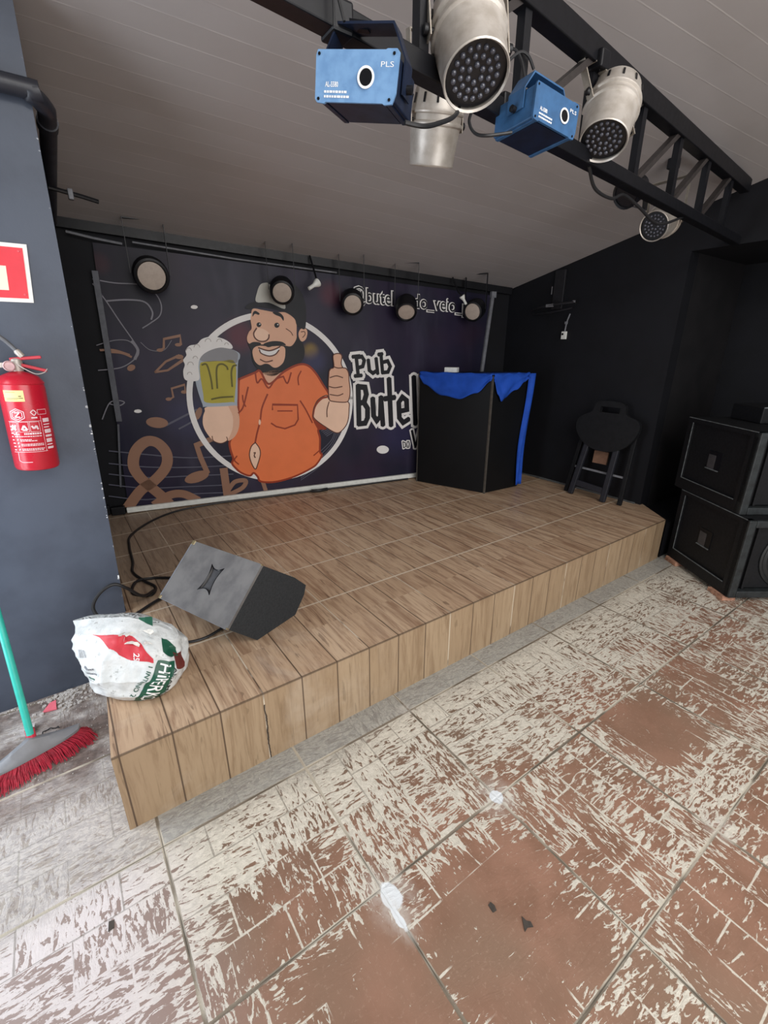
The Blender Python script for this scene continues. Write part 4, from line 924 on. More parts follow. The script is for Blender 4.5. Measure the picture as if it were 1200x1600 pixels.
def brick(y0, L, label):
    x = .0; Mb = Matrix.Translation((3.177, .789, 0)) @ Matrix.Rotation(SA, 4, 'Z')
    b = B(); b.box((.025, y0, .0155), (.085, L, .031), None, .004)
    for v in b.bm.verts: v.co += V((rnd.uniform(-.003, .003), rnd.uniform(-.004, .004), 0))
    b.bm.transform(Mb); o = b.build('brick_piece', M_BRICK, smooth=False); tag(o, label, 'brick', 'brick pieces under the subwoofer')
brick(.075, .13, 'orange brick piece under the front corner of the lower subwoofer')
brick(.545, .12, 'orange brick piece under the rear of the lower subwoofer, near the stage')

# ================================================================== STAGE MONITOR
w4, w3 = V((.507, 1.661, .312)), V((.720, 1.747, .312)); ws = (w3 - w4).normalized(); wn = V((ws.y, -ws.x, 0))    # along the side, outward
mon = empty('stage_monitor', w4, label='wedge-shaped stage monitor with a worn grey panel lying on the wooden stage', cat='speaker')
L = .45
prof = [(0, 0), (.236, 0), (.303, .074), (.320, .118), (.25, .19), (.073, .326), (-.134, .130)]
pt = lambda s, z, k=0.0: w4 + ws * s + V((0, 0, z)) - wn * k
M_CARPET = mat('black_cabinet_carpet', srgb(38, 41, 44), .85, 0, .35, 120, .5); M_PANEL = mat('scuffed_grey_panel', srgb(112, 110, 108), .5, 0, .22, 9, .12, col2=srgb(88, 86, 86))
b = B(); b.prism([pt(s, z, .0) for s, z in prof], -wn * L); 
cabm = b.build('monitor_cabinet', M_CARPET, mon, smooth=False)
px_ = -wn; py_ = (pt(.073, .326) - pt(-.134, .130)); hgt = py_.length; py_.normalize(); pz_ = px_.cross(py_)
if pz_.z < 0: pz_ = -pz_
po = pt(-.134, .130) + px_ * L / 2 + py_ * hgt / 2
pm = lambda x, y, z=0.0: po + px_ * x + py_ * y + pz_ * z
# grey panel with the four-pointed recess cut through
hx, hy = L / 2 + .002, hgt / 2 + .002
outl = [(-hx, -hy), (hx, -hy), (hx, hy), (-hx, hy)]
tips = [(-.040, -.062), (.040, -.062), (.040, .062), (-.040, .062)]
ctr = (-.004, .012); star = []
for (x0, y0), (x1, y1) in zip(tips, tips[1:] + tips[:1]):
    mx, my = (x0 + x1) / 2 * .42, (y0 + y1) / 2 * .62
    for i in range(8):
        t_ = i / 8; star.append((ctr[0] + (1 - t_) ** 2 * x0 + 2 * t_ * (1 - t_) * mx * .7 + t_ * t_ * x1, ctr[1] + (1 - t_) ** 2 * y0 + 2 * t_ * (1 - t_) * my * .7 + t_ * t_ * y1))
b = B(); lo = [b.bm.verts.new(pm(x, y, .012)) for x, y in outl]; li = [b.bm.verts.new(pm(x, y, .012)) for x, y in star]
al = lo + li
for tri in tessellate_polygon([[V((x, y, 0)) for x, y in outl], [V((x, y, 0)) for x, y in star]]): b.face([al[i] for i in tri])
ld = [b.bm.verts.new(pm(x, y, .0)) for x, y in outl]; lid = [b.bm.verts.new(pm(x, y, .0005)) for x, y in star]
for i in range(4): b.face([lo[i], ld[i], ld[(i + 1) % 4], lo[(i + 1) % 4]])
for i in range(len(star)): b.face([li[i], li[(i + 1) % len(star)], lid[(i + 1) % len(star)], lid[i]])
bmesh.ops.recalc_face_normals(b.bm, faces=b.bm.faces)
pan = b.build('grey_panel', M_PANEL, mon, smooth=False); pan['label'] = 'scuffed grey flat panel'
b = B(); vv = [b.bm.verts.new(pm(x * 1.02, y * 1.02, .0016)) for x, y in star]
for tri in tessellate_polygon([[V((x, y, 0)) for x, y in star]]): b.face([vv[i] for i in tri])
b.build('handle_recess', mat('dark_grey_handle_plastic', srgb(70, 70, 72), .4, 0, .3, 60, 0), pan, smooth=False)
b = B(); loop = star + star[:1]
b.tube([pm(x, y, .0115) for x, y in loop], .0022, 6); b.build('recess_rim', M_HOLE, pan)
M_BRASS = mat('dull_brass_corner', srgb(150, 136, 104), .45, .5, .3, 60, .2)
for x, y, s_ in ((hx, hy, .022), (hx, -hy, .016), (-hx, -hy, .008), (-hx, hy, .007)):
    b = B(); b.box(pm(x - s_ * .35 * (1 if x > 0 else -1), y - s_ * .35 * (1 if y > 0 else -1), .007), (s_, s_, .016), Matrix((px_, py_, pz_)).transposed(), .003); b.build('corner_protector', M_BRASS, mon, smooth=False)
b = B(); b.bar(pm(hx, -hy, .007), pm(hx, hy, .007), .006, .012, up=pz_); b.bar(pm(-hx, -hy, .006), pm(hx, -hy, .006), .004, .010, up=pz_); b.build('panel_edging', M_GREY, mon, smooth=False)

# ================================================================== PLASTER SACK
BR, BG = V((.816, -.578, 0)), V((.578, .816, 0))
bag_o = V((.062, 1.672, .313))
def lp(tab, t):
    for a, c in zip(tab, tab[1:]):
        if a[0] <= t <= c[0]:
            k = (t - a[0]) / (c[0] - a[0]); k = k * k * (3 - 2 * k); return [x + (y - x) * k for x, y in zip(a[1:], c[1:])]
    return list(tab[-1][1:])
#        t    half-width, half-depth, centre x, centre depth, height
BT = [(0, .100, .085, .012, .0, .0), (.05, .135, .115, .012, -.004, .004), (.16, .162, .136, .010, -.010, .045), (.38, .188, .140, .0, -.006, .115), (.62, .202, .118, -.022, .012, .19), (.84, .204, .066, -.048, .03, .252), (1.0, .200, .012, -.066, .045, .282)]
def bag_pt(th, t, off=0.0):
    a, d, cx, cy, h = lp(BT, t)
    e = .78; c, s = cos(th), sin(th)
    sx = math.copysign(abs(s) ** e, s); sc = math.copysign(abs(c) ** e, c)
    h *= .9; a *= .9; d *= .92; cx *= .9
    h += -.030 * max(0, t - .45) * max(0, -sx) ** 2 - .060 * t * max(0, sx) ** 2
    p = V((cx + a * sx, cy - d * sc, h))
    q = V((p.x * 9, p.y * 9, p.z * 9))
    n1 = noise.noise(q * 1.1 + V((3, 1, 5))); n2 = 1 - abs(noise.noise(q * 2.3 + V((7, 2, 1)))) * 2; n3 = 1 - abs(noise.noise(V((q.x * 4.2 + q.z * 2, q.y * 4.2, q.z * 3.1)))) * 2
    amp = min(1, t / .12) * (1 if t < .9 else max(.25, (1 - t) / .1))
    up = .55 + .6 * t
    dr = (n1 * .016 + n2 * .009 * up + n3 * .0022) * amp + off
    out = V((sx * d, -sc * a, .0)); out = out.normalized() if out.length > 1e-6 else V((0, -1, 0))
    p = p + out * dr + V((0, 0, n1 * .008 * t))
    return bag_o + BR * p.x + BG * p.y + V((0, 0, max(p.z, 0)))
def bag_at(th, t, off):
    p = bag_pt(th, t); e = .02
    n = (bag_pt(th + e, t) - bag_pt(th - e, t)).cross(bag_pt(th, min(1, t + e)) - bag_pt(th, max(0, t - e)))
    return p + n.normalized() * off
bag = empty('plaster_sack', bag_o, label='crumpled white plastic plaster sack on the front left corner of the stage', cat='sack')
def bag_mat():
    t = NT('white_sack_plastic'); p = t.pos(); M = t.M
    n = t.noise(p, 26, 4); cr = M('ABSOLUTE', M('SUBTRACT', t.noise(p, 17, 3, .5, .8), .5))
    col = t.mix(t.step(n, .35, .7), srgb(214, 217, 216), srgb(196, 200, 199))
    x, y, z = t.sep(p)
    d = M('MULTIPLY', t.step(z, .20, .27), t.step(t.noise(p, 34, 4, .7), .60, .66)); col = t.mix(M('MULTIPLY', d, .5), col, srgb(120, 122, 118))
    t.bump(M('ADD', cr, M('MULTIPLY', t.noise(p, 60, 2), .2)), .5, .012)
    return t.fin(col, .36, 0, .5)
b = B(); NS, NT_ = 128, 56
rings = [[bag_pt(2 * pi * i / NS, j / NT_) for i in range(NS)] for j in range(NT_ + 1)]
b.loft(rings); body = b.build('sack_body', bag_mat(), bag, angle=70)
M_GRN = mat('dark_green_print', srgb(24, 82, 62), .45, 0, .15, 30, 0); M_RED = mat('red_print', srgb(196, 44, 56), .45, 0, .15, 30, 0); M_RBR = mat('brown_red_print', srgb(104, 44, 40), .5, 0, .2, 30, 0)
D = RAD
def decal(name, quadfn, m, nu=30, nv=10, off=.0014, par=body):
    b = B(); g = [[b.bm.verts.new(bag_at(*quadfn(i / nu, j / nv), off)) for j in range(nv + 1)] for i in range(nu + 1)]
    for i in range(nu):
        for j in range(nv): b.face([g[i][j], g[i + 1][j], g[i + 1][j + 1], g[i][j + 1]])
    return b.build(name, m, par, angle=80)
def band(u, v, c=0.0):                                       # u runs down the green band, v across it
    th = 44 - 30 * u - 9 * u * u; t = .60 - .50 * u - .03 * u * u
    return D(th + c + v * (25 + 9 * u)), t - v * .06
decal('green_band', lambda u, v: band(u * 1.08, v), M_GRN, 40, 10)
decal('red_flash', lambda u, v: (D(-18 + 56 * u), .86 - .24 * u + (v - .5) * .22 * min(1, u * 2.0) * (1 - .55 * max(0, u - .5) * 2)), M_RED, 34, 8)
decal('green_corner', lambda u, v: (D(52 + 26 * u), .80 - .16 * u + (v - .5) * .16), M_GRN, 16, 8)
decal('brown_corner', lambda u, v: (D(70 + 18 * u), .58 - .10 * u + (v - .5) * .22), M_RBR, 12, 8)
def bag_text(body_, size, uvmap, m, name, off=.0024, width=None):
    b = B(); text_bm(b, body_, size, Matrix(), 0, size * .012, width)
    bmesh.ops.triangulate(b.bm, faces=b.bm.faces)
    bmesh.ops.subdivide_edges(b.bm, edges=[e for e in b.bm.edges if e.calc_length() > size * .18], cuts=2)
    for v in b.bm.verts: v.co = bag_at(*uvmap(v.co.x, v.co.y), off)
    return b.build(name, m, body, smooth=False)
bag_text('HIPERKOL', 1.0, lambda x, y: band(.05 + x * 1.0, .20 + y * .80), M_PRINTW, 'sack_lettering', width=1.02)
bag_text('1 INTERNO 2', 1.0, lambda x, y: band(.12 + x * .66, -.28 + y * .24), M_GRN, 'sack_lettering', width=1.0)
bag_text('ARGAMASSA', 1.0, lambda x, y: band(.10 + x * .9, .98 + y * .22), mat('dark_print', srgb(40, 52, 50), .5), 'sack_lettering', width=1.0)
bag_text('250', 1.0, lambda x, y: (D(16 + y * 9), .70 - x * .10), M_PRINTW, 'sack_lettering', width=1.0)
def bars(b, th0, t0, items):
    for x, y, w_, h_ in items:
        q = [bag_at(D(th0 + x), t0 + y, .0016), bag_at(D(th0 + x + w_), t0 + y, .0016), bag_at(D(th0 + x + w_), t0 + y + h_, .0016), bag_at(D(th0 + x), t0 + y + h_, .0016)]
        b.face([b.bm.verts.new(p) for p in q])
b = B(); it = []; x = 0
while x < 12: w_ = rnd.uniform(.4, 1.1); it.append((x, 0, w_, .11)); x += w_ + rnd.uniform(.5, 1.2)
bars(b, -40, .60, it); b.build('printed_bars', M_GREY, body, smooth=False)
b = B(); it = []
for r_, yy in enumerate((.50, .455, .36)):
    x = 0
    while x < 17 - 4 * (r_ == 2): w_ = rnd.uniform(1, 2.6); it.append((x, yy - .5, w_, .014)); x += w_ + .5
bars(b, -36, .5, it); b.build('printed_text_lines', M_GREY, body, smooth=False)
decal('green_rule', lambda u, v: (D(-36 + 14 * u), .405 + v * .018), M_GRN, 8, 2)
# torn flap and scraps of plastic on the top
b = B()
for k in range(9):
    th, t = D(rnd.uniform(2, 40)), rnd.uniform(.74, .95); c = bag_at(th, t, .008); a = V((rnd.uniform(-1, 1), rnd.uniform(-1, 1), rnd.uniform(.0, .5))).normalized() * rnd.uniform(.012, .03); d_ = V((rnd.uniform(-1, 1), rnd.uniform(-1, 1), rnd.uniform(.1, .6))).normalized() * rnd.uniform(.008, .016)
    b.prism([c - a, c + a, c + a * .6 + d_, c + d_ * 1.4, c - a * .8 + d_], (0, 0, .0012))
b.build('torn_flaps', mat('torn_white_plastic', srgb(226, 224, 216), .5, 0, .3, 90, .2), bag, smooth=False)

# ================================================================== BROOM
bro = empty('broom', (-.33, 1.84, 0), label='push broom with turquoise handle, grey head and red bristles on the floor', cat='broom')
hb, ht_ = V((-.323, 1.838, .135)), V((-.352, 2.215, .62)); hd = (ht_ - hb).normalized()
M_TEAL = mat('turquoise_handle_plastic', srgb(52, 182, 166), .35, 0, .12, 20, 0); M_HEAD = mat('grey_broom_plastic', srgb(124, 126, 130), .45, 0, .18, 18, .05)
M_BRIS = mat('crimson_bristle', srgb(188, 34, 62), .45, 0, .25, 60, 0, col2=srgb(150, 24, 48))
hx_ = V((.965, .262, 0)); hy_ = V((-.262, .965, 0)); hc = V((-.330, 1.822, 0))
b = B(); b.tube([hb, hb + V((0, .10, .35)), hb + V((0, .19, .72)), hb + V((-.005, .352, 1.40))], .0125, 14); b.build('handle', M_TEAL, bro)
b = B(); b.tube([hb - V((0, .012, .05)), hb + V((0, .012, .015))], .0155, 14); b.build('ferrule', mat('red_plastic_ferrule', srgb(200, 50, 74), .4, 0, .1, 20, 0), bro)
rings = []
for i in range(25):
    u = -1 + 2 * i / 24; w_ = .160 * u; tp = (1 - abs(u) ** 3.2) ** .5; d_ = .030 * tp + .002; zt = .082 + .050 * max(0, 1 - abs(u) / .85) ** 1.25; zb = .064
    sec = [(-d_, zb), (-d_, zb + .010), (-d_ * .75, zb + (zt - zb) * .55), (-d_ * .3, zt), (d_ * .3, zt), (d_ * .75, zb + (zt - zb) * .55), (d_, zb + .010), (d_, zb)]
    rings.append([hc + hx_ * w_ + hy_ * y + V((0, 0, z)) for y, z in sec])
b = B(); b.loft(rings); head = b.build('broom_head', M_HEAD, bro, angle=50)
b = B()
for i in range(1500):
    u = rnd.uniform(-1, 1); y = rnd.uniform(-1, 1); tp = (1 - abs(u) ** 4) ** .5
    a = hc + hx_ * (u * .140) + hy_ * (y * .024 * tp) + V((0, 0, .068))
    fl = hx_ * (u * .055 + rnd.uniform(-.012, .012)) + hy_ * (y * .030 - .012 + rnd.uniform(-.01, .01))
    z1 = rnd.uniform(.002, .012); e = hc + hx_ * (u * .140) + hy_ * (y * .024 * tp) + fl + V((0, 0, z1)); m_ = (a + e) / 2 + hx_ * u * .012 + V((0, 0, .004))
    r_ = .0013; o1 = V((r_, 0, 0)); o2 = V((-r_ * .5, r_ * .87, 0)); o3 = V((-r_ * .5, -r_ * .87, 0))
    b.loft([[p + o1, p + o2, p + o3] for p in (a, m_, e)], cap=True)
o = b.build('bristles', M_BRIS, bro, smooth=False); o['kind'] = 'stuff'

# ================================================================== FIRE EXTINGUISHER AND SIGN
M_XRED = mat('extinguisher_red_enamel', srgb(190, 28, 48), .28, 0, .08, 10, 0, .6)
xo = V((-.103, 2.150, 1.066)); XM = Matrix.Translation(xo) @ Matrix.Rotation(.045, 4, 'Y')
ex = empty('fire_extinguisher', M4=XM, label='red fire extinguisher hanging on the charcoal wall at the left', cat='fire extinguisher')
T = lambda b, n, m, par=ex, **k: b.build(n, m, par, world=False, **k)
RX = .070
b = B(); b.lathe([(0, .004), (.060, .0), (.066, .003), (RX, .012), (RX, .295), (.068, .308), (.071, .312), (.068, .318), (.056, .336), (.03, .348), (.016, .352), (.016, .366), (0, .366)], seg=48); tank = T(b, 'tank', M_XRED)
tank.data.transform(Matrix())
def cyl(th, z, off=.0006): return V(((RX + off) * sin(th), -(RX + off) * cos(th), z))
def wrap_poly(b, pts):                                       # pts in metres along the curve
    n = max(1, int(max(abs(pts[i][0] - pts[i - 1][0]) for i in range(len(pts))) / .004))
    b.face([b.bm.verts.new(cyl(x / RX, z)) for x, z in pts])
def wrap_rect(b, x, z, w_, h_):
    n = max(1, int(w_ / .006)); top_, bot = [], []
    for i in range(n + 1):
        xx = x + w_ * i / n; bot.append(b.bm.verts.new(cyl(xx / RX, z))); top_.append(b.bm.verts.new(cyl(xx / RX, z + h_)))
    for i in range(n): b.face([bot[i], bot[i + 1], top_[i + 1], top_[i]])
def wrap_line(b, pts, w_):
    for (x0, z0), (x1, z1) in zip(pts, pts[1:]):
        d = V((x1 - x0, z1 - z0)); 
        if d.length < 1e-6: continue
        k = max(1, int(d.length / .006)); nn = V((-d.y, d.x)).normalized() * w_ / 2
        for i in range(k):
            p, q = V((x0, z0)) + d * i / k, V((x0, z0)) + d * (i + 1) / k
            b.face([b.bm.verts.new(cyl(c.x / RX, c.y)) for c in (p - nn, q - nn, q + nn, p + nn)])
b = B(); wrap_rect(b, -.058, .252, .062, .038); yl = T(b, 'yellow_sticker', mat('pale_yellow_sticker', srgb(240, 226, 150), .5, 0, .06, 20, 0), tank, smooth=False); yl['label'] = 'pale yellow inspection sticker'
b = B()
for z, w_ in ((.283, .03), (.262, .04), (.257, .034)): wrap_rect(b, -.050, z, w_, .0016)
wrap_rect(b, -.012, .268, .008, .004); wrap_rect(b, -.010, .262, .010, .003)
for v in b.bm.verts: v.co += V((v.co.x, v.co.y, 0)).normalized() * .0006
T(b, 'sticker_print', mat('grey_sticker_print', srgb(120, 110, 80), .5, 0, .1, 20, 0), yl, smooth=False)
b = B(); cx = -.028; cz_ = .205
hexa = [(cx + .024 * sin(k * pi / 3), cz_ + .022 * cos(k * pi / 3)) for k in range(7)]
wrap_line(b, hexa, .0024); wrap_line(b, [(cx + (x - cx) * .72, cz_ + (z - cz_) * .72) for x, z in hexa], .0022)
wrap_line(b, [(cx - .007, cz_ + .008), (cx + .008, cz_ + .008), (cx - .007, cz_ - .007), (cx + .009, cz_ - .007)], .004)
for x0, w_ in ((-.060, .026), (-.030, .029), (.003, .029)): wrap_line(b, [(x0, .145), (x0 + w_, .145), (x0 + w_, .180), (x0, .180), (x0, .145)], .0012)
wrap_line(b, [(-.055, .150), (-.050, .170), (-.045, .152), (-.040, .170)], .006); wrap_line(b, [(-.022, .152), (-.014, .168), (-.006, .152), (-.020, .152)], .006); wrap_line(b, [(.008, .166), (.014, .156), (.022, .166), (.026, .152)], .006)
for x0, z, w_, h_ in ((-.052, .134, .016, .005), (-.018, .135, .05, .006), (-.05, .127, .082, .003), (-.034, .116, .034, .003), (-.034, .111, .05, .003), (-.034, .099, .066, .003), (-.034, .094, .066, .003), (-.034, .082, .066, .003), (-.034, .077, .064, .003)): 
    x = x0
    while x < x0 + w_: k = rnd.uniform(.003, .008); wrap_rect(b, x, z, k, h_); x += k + .0014
wrap_line(b, [(.012, .214), (.022, .222), (.030, .212), (.022, .202), (.012, .214)], .003); wrap_rect(b, .012, .192, .018, .005)
wrap_line(b, [(.034, .205), (.066, .205), (.066, .222), (.034, .222), (.034, .205)], .0014)
wrap_line(b, [(-.066, .072), (.044, .072)], .0016); wrap_line(b, [(.040, .072), (.040, .200)], .0014); wrap_line(b, [(-.064, .182), (.040, .182)], .0012)
z = .078
while z < .196: k = rnd.choice((.004, .008, .014)); wrap_rect(b, .046, z, rnd.uniform(.02, .028), k); z += k + .006
z = .078
while z < .17: wrap_rect(b, -.062, z, rnd.uniform(.006, .012), .004); wrap_line(b, [(-.044, z), (-.040, z + .006)], .004); z += .012
wrap_line(b, [(-.050, .070), (-.052, .040), (-.042, .034), (-.010, .034)], .002)
T(b, 'white_label_print', mat('white_label_ink', srgb(232, 208, 212), .5, 0, .1, 20, 0), tank, smooth=False)
b = B(); b.bar((-.018, 0, .392), (.075, -.004, .403), .022, .011, bev=.003); T(b, 'upper_lever', mat('red_lever', srgb(196, 56, 70), .4, 0, .1, 20, 0), smooth=False)
b = B(); b.bar((-.010, 0, .380), (.085, -.006, .355), .022, .011, bev=.003); T(b, 'lower_lever', mat('red_lever_grip', srgb(190, 48, 62), .4, 0, .1, 20, 0), smooth=False)
b = B(); b.lathe([(.016, .352), (.018, .360), (.018, .392), (.010, .398), (0, .398)], seg=20); b.bar((-.05, 0, .372), (0, 0, .372), .016, .016); T(b, 'valve', M_ALU)
b = B(); Mg = Matrix.Translation((-.022, -.020, .370)) @ Matrix.Rotation(pi / 2, 4, 'X'); b.lathe([(0, -.004), (.018, -.004), (.018, .006), (.015, .008), (.013, .005), (0, .005)], Mg, 24); T(b, 'pressure_gauge', mat('dull_gauge_face', srgb(196, 160, 160), .4, .2, .2, 60, 0))
b = B(); b.lathe([(0, -.014), (.011, -.014), (.011, .006), (.008, .012), (0, .012)], Matrix.Translation((.012, -.004, .414)) @ Matrix.Rotation(-.6, 4, 'Y'), 16); T(b, 'hose_fitting', M_ALU)
b = B(); b.tube([(.008, -.004, .42), (-.02, -.006, .455), (-.06, -.010, .485), (-.12, -.012, .50), (-.17, -.012, .44), (-.185, -.01, .3), (-.15, -.01, .12)], .0075, 10, 8); T(b, 'hose', mat('grey_hose', srgb(96, 98, 102), .45, 0, .2, 40, 0))
b = B(); b.tube([(.0, -.022, .378), (.02, -.03, .362), (.05, -.034, .345), (.075, -.026, .350), (.086, -.012, .362)], .0016, 6, 8); T(b, 'safety_wire', mat('pale_plastic_wire', srgb(196, 186, 180), .5, 0, .1, 40, 0))
b = B(); b.box((.0, .068, .36), (.03, .05, .03)); b.box((0, .083, .30), (.04, .012, .16)); T(b, 'wall_bracket', M_BLACK, smooth=False)
sg = empty('fire_sign', (-.08, 2.236, 1.75), label='square red fire equipment sign with white border on the charcoal wall', cat='sign')
b = B(); lean = .10
sx = lambda x, z: (x + (z - 1.65) * lean, z)
def signq(b, x0, x1, z0, z1, y): b.prism([(*sx(x0, z0)[:1], y, z0), (*sx(x1, z0)[:1], y, z0), (*sx(x1, z1)[:1], y, z1), (*sx(x0, z1)[:1], y, z1)], (0, .002, 0))
signq(b, -.185, .007, 1.652, 1.842, 2.2375); b.build('sign_plate', mat('white_sign_plastic', srgb(240, 236, 228), .4, 0, .05, 20, 0), sg, smooth=False)
b = B(); signq(b, -.172, -.006, 1.665, 1.829, 2.2365); rf = b.build('red_field', mat('red_sign_ink', srgb(226, 30, 52), .4, 0, .06, 20, 0), sg, smooth=False)
b = B(); signq(b, -.125, -.060, 1.690, 1.768, 2.2358); signq(b, -.108, -.086, 1.768, 1.79, 2.2358); b.build('cream_pictogram', mat('cream_sign_ink', srgb(244, 228, 206), .4, 0, .06, 20, 0), sg, smooth=False)
for x, z in ((-.018, 1.818), (-.016, 1.678), (-.158, 1.818), (-.158, 1.678)):
    b = B(); b.lathe([(0, 0), (.004, 0), (.003, .002), (0, .0025)], Matrix.Translation((x + (z - 1.65) * lean, 2.2362, z)) @ Matrix.Rotation(pi / 2, 4, 'X'), 12)
    b.build('sign_screw', mat('red_screw_head', srgb(236, 90, 100), .4, 0, .06, 20, 0), sg)

# ================================================================== PIPES, CABLES, WALL FITTINGS
wp = empty('wall_pipe', (-.2, 2.205, 2.29), label='black painted pipe bending round the corner of the charcoal wall under the ceiling', cat='pipe')
b = B(); b.tube([(-1.0, 2.205, 2.285), (.06, 2.205, 2.297), (.13, 2.21, 2.288), (.168, 2.26, 2.277), (.178, 2.36, 2.27), (.182, 2.9, 2.235), (.186, 3.6, 2.185)], .029, 14, 6); b.build('pipe_run', M_PIPE, wp)
b = B(); b.tube([(.178, 2.36, 2.27), (.178, 2.41, 2.267)], .034, 14); b.build('pipe_collar', M_PIPE, wp)
rd = empty('pipe_clip', (.2, 2.95, 2.2), label='short dark rod with a grey clip sticking out under the ceiling beside the pipe', cat='rod')
b = B(); b.tube([(.17, 2.95, 2.2), (.30, 2.96, 2.185), (.37, 2.97, 2.175)], .010, 8); b.build('rod', M_BLACK, rd)
b = B(); b.box((.255, 2.955, 2.185), (.022, .03, .045), None, .004); b.build('clip', M_GREY, rd, smooth=False)
wb = empty('wall_bracket', (3.64, 2.6, 1.85), label='empty dark metal TV bracket fixed high on the black right wall', cat='bracket')
M_DK = mat('dark_bracket_steel', srgb(38, 38, 42), .45, .2, .3, 30, .1)
b = B(); b.box((3.648, 2.60, 1.95), (.02, .10, .30), bev=.003); b.build('wall_plate', M_DK, wb, smooth=False)
b = B(); b.tube([(3.60, 2.82, 1.80), (3.56, 2.7, 1.815), (3.55, 2.55, 1.83), (3.58, 2.40, 1.84)], .011, 8, 6); b.tube([(3.62, 2.82, 1.77), (3.58, 2.6, 1.775), (3.60, 2.42, 1.80)], .008, 8, 6); b.tube([(3.645, 2.6, 1.86), (3.55, 2.58, 1.83)], .012, 8); b.build('bracket_arm', M_DK, wb)
b = B(); b.box((3.545, 2.60, 1.825), (.012, .07, .022)); b.box((3.632, 2.66, 1.95), (.006, .006, .06)); b.box((3.58, 2.40, 1.845), (.016, .016, .016)); b.build('bolt_plate', mat('bright_bolt_plate', srgb(128, 128, 132), .4, .3, .2, 60, 0), wb, smooth=False)
sw = empty('wall_socket', (3.655, 2.5, 1.59), label='small white wall box on the black right wall below the bracket', cat='socket')
b = B(); b.box((3.650, 2.50, 1.592), (.02, .045, .062), None, .003); b.build('socket_plate', M_WHITE, sw, smooth=False)
b = B(); b.box((3.639, 2.508, 1.602), (.003, .016, .016)); b.build('socket_hole', M_HOLE, sw, smooth=False)
b = B(); b.tube([(3.655, 2.50, 1.62), (3.65, 2.49, 1.69), (3.653, 2.47, 1.76)], .006, 6, 5); b.box((3.648, 2.492, 1.69), (.014, .02, .02)); b.build('socket_cable', M_GREY, sw)
cable('stage_cable', [(2.60, 3.275, .318), (2.17, 3.355, .318), (1.75, 3.435, .318), (1.34, 3.515, .318), (1.14, 3.555, .318), (.84, 3.60, .318), (.58, 3.58, .318), (.38, 3.45, .318), (.235, 3.25, .318), (.20, 3.06, .318), (.184, 2.80, .318), (.165, 2.66, .318), (.20, 2.50, .322), (.235, 2.40, .32), (.20, 2.33, .318), (.13, 2.40, .318), (.16, 2.50, .33), (.24, 2.52, .318), (.33, 2.46, .318), (.40, 2.42, .318)], .0075, 'long black cable running along the banner foot and down the left of the stage')
cable('stage_cable', [(.42, 2.36, .318), (.30, 2.30, .318), (.20, 2.24, .320), (.10, 2.17, .318), (.02, 2.12, .318), (-.02, 2.16, .34), (-.045, 2.19, .40), (-.01, 2.19, .462), (.05, 2.19, .49), (.10, 2.20, .45), (.16, 2.26, .36), (.22, 2.36, .324)], .0075, 'black cable looped up against the charcoal wall behind the sack')
cable('stage_cable', [(.41, 1.83, .318), (.33, 1.80, .318), (.26, 1.81, .318), (.2, 1.86, .318), (.12, 1.98, .318)], .006, 'black cable from under the grey monitor to behind the white sack')
cable('stage_cable', [(1.66, 3.435, .325), (1.72, 3.40, .327), (1.80, 3.405, .325)], .014, 'short thick black plug connector on the cable at the banner foot', cat='connector')

# ================================================================== FLOOR LITTER
M_CRUMB = mat('plaster_crumb', srgb(214, 210, 204), .9, 0, .5, 300, .2, col2=srgb(120, 110, 102))
b = B()
def crumb(p, r):
    n = rnd.randint(4, 6); a0 = rnd.uniform(0, 6)
    pts = [(p[0] + r * rnd.uniform(.6, 1.2) * cos(a0 + 2 * pi * i / n), p[1] + r * rnd.uniform(.6, 1.2) * sin(a0 + 2 * pi * i / n), p[2]) for i in range(n)]
    b.prism(pts, (rnd.uniform(-.3, .3) * r, rnd.uniform(-.3, .3) * r, r * rnd.uniform(.3, .9)))
for i in range(230):
    x = rnd.gauss(-.215, .06); y = 2.235 - abs(rnd.gauss(0, .06)) - .006
    if -.5 < x < -.035: crumb((x, y, 0), rnd.choice((.002, .003, .004, .006, .010)))
for i in range(90): crumb((rnd.uniform(-.5, -.05), 2.232 - abs(rnd.gauss(0, .012)), 0), rnd.choice((.002, .003, .005)))
for i in range(130):
    x, y = rnd.uniform(-.42, -.09), rnd.uniform(1.7, 2.2); crumb((x, y, 0), rnd.choice((.0012, .002, .003)))
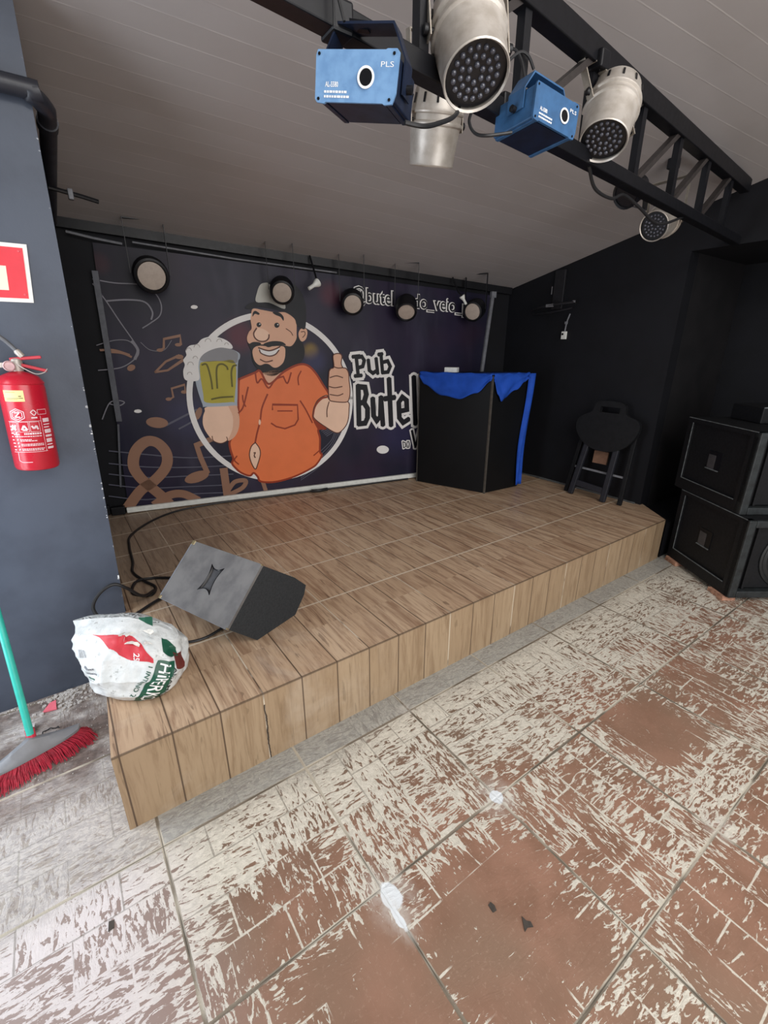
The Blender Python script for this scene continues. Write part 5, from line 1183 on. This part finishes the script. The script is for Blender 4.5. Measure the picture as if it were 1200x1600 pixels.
for i in range(70):
    x, y = rnd.uniform(.0, 2.6), rnd.uniform(1.25, 1.33); crumb((x, y, 0), rnd.choice((.001, .0015, .002)))
o = b.build('plaster_debris', M_CRUMB, smooth=False); tag(o, 'swept plaster crumbs and dust at the foot of the charcoal wall', 'debris'); o['kind'] = 'stuff'
b = B(); b.prism([(-.312, 2.128, .002), (-.262, 2.118, .002), (-.262, 2.168, .012), (-.285, 2.165, .010)], (0, 0, .006)); o = b.build('plastic_shard', mat('pink_red_plastic', srgb(226, 110, 124), .5, 0, .1, 40, 0), smooth=False); tag(o, 'pink triangular plastic shard among the crumbs by the wall', 'shard')
b = B(); b.prism([(-.385, 2.02, .001), (-.345, 2.0, .001), (-.335, 2.05, .02), (-.36, 2.08, .012), (-.39, 2.055, .006)], (0, 0, .004)); o = b.build('paper_scrap', mat('grey_paper', srgb(178, 172, 170), .8, 0, .3, 60, .2), smooth=False); tag(o, 'crumpled grey paper scrap on the floor behind the broom handle', 'scrap')
b = B(); ring = [(-.285 + .028 * cos(k * pi / 8), 1.985 + .018 * sin(k * pi / 8) * (1 + .3 * cos(k)), .005 + .004 * sin(k * 2)) for k in range(15)]; b.tube(ring, .0022, 6, 3); o = b.build('wire_loop', M_CABLE); tag(o, 'small dark wire loop lying on the floor behind the broom head', 'wire')
M_FLECK = mat('dark_paint_fleck', srgb(70, 64, 58), .8, 0, .3, 80, .2)
def fleck(x, y, pts, label):
    b = B(); b.prism([(x + a, y + c, .0008) for a, c in pts], (0, 0, .0022)); o = b.build('paint_fleck', M_FLECK, smooth=False); tag(o, label, 'fleck', 'dark flecks on the floor tiles')
fleck(.730, .498, [(-.008, -.010), (.004, -.012), (.009, 0), (.006, .012), (-.005, .010)], 'dark oval paint fleck on the bare brown tile, left of the bigger one')
fleck(.777, .415, [(-.018, -.008), (-.004, -.006), (.010, -.014), (.014, -.002), (.006, .006), (.004, .020), (-.006, .008)], 'ragged dark paint fleck on the bare brown tile, right of the oval one')
fleck(-.010 - .15, 1.075, [(-.008, -.012), (.006, -.010), (.009, .010), (-.004, .014)], 'dark fleck on the whitened tile in the lower left')
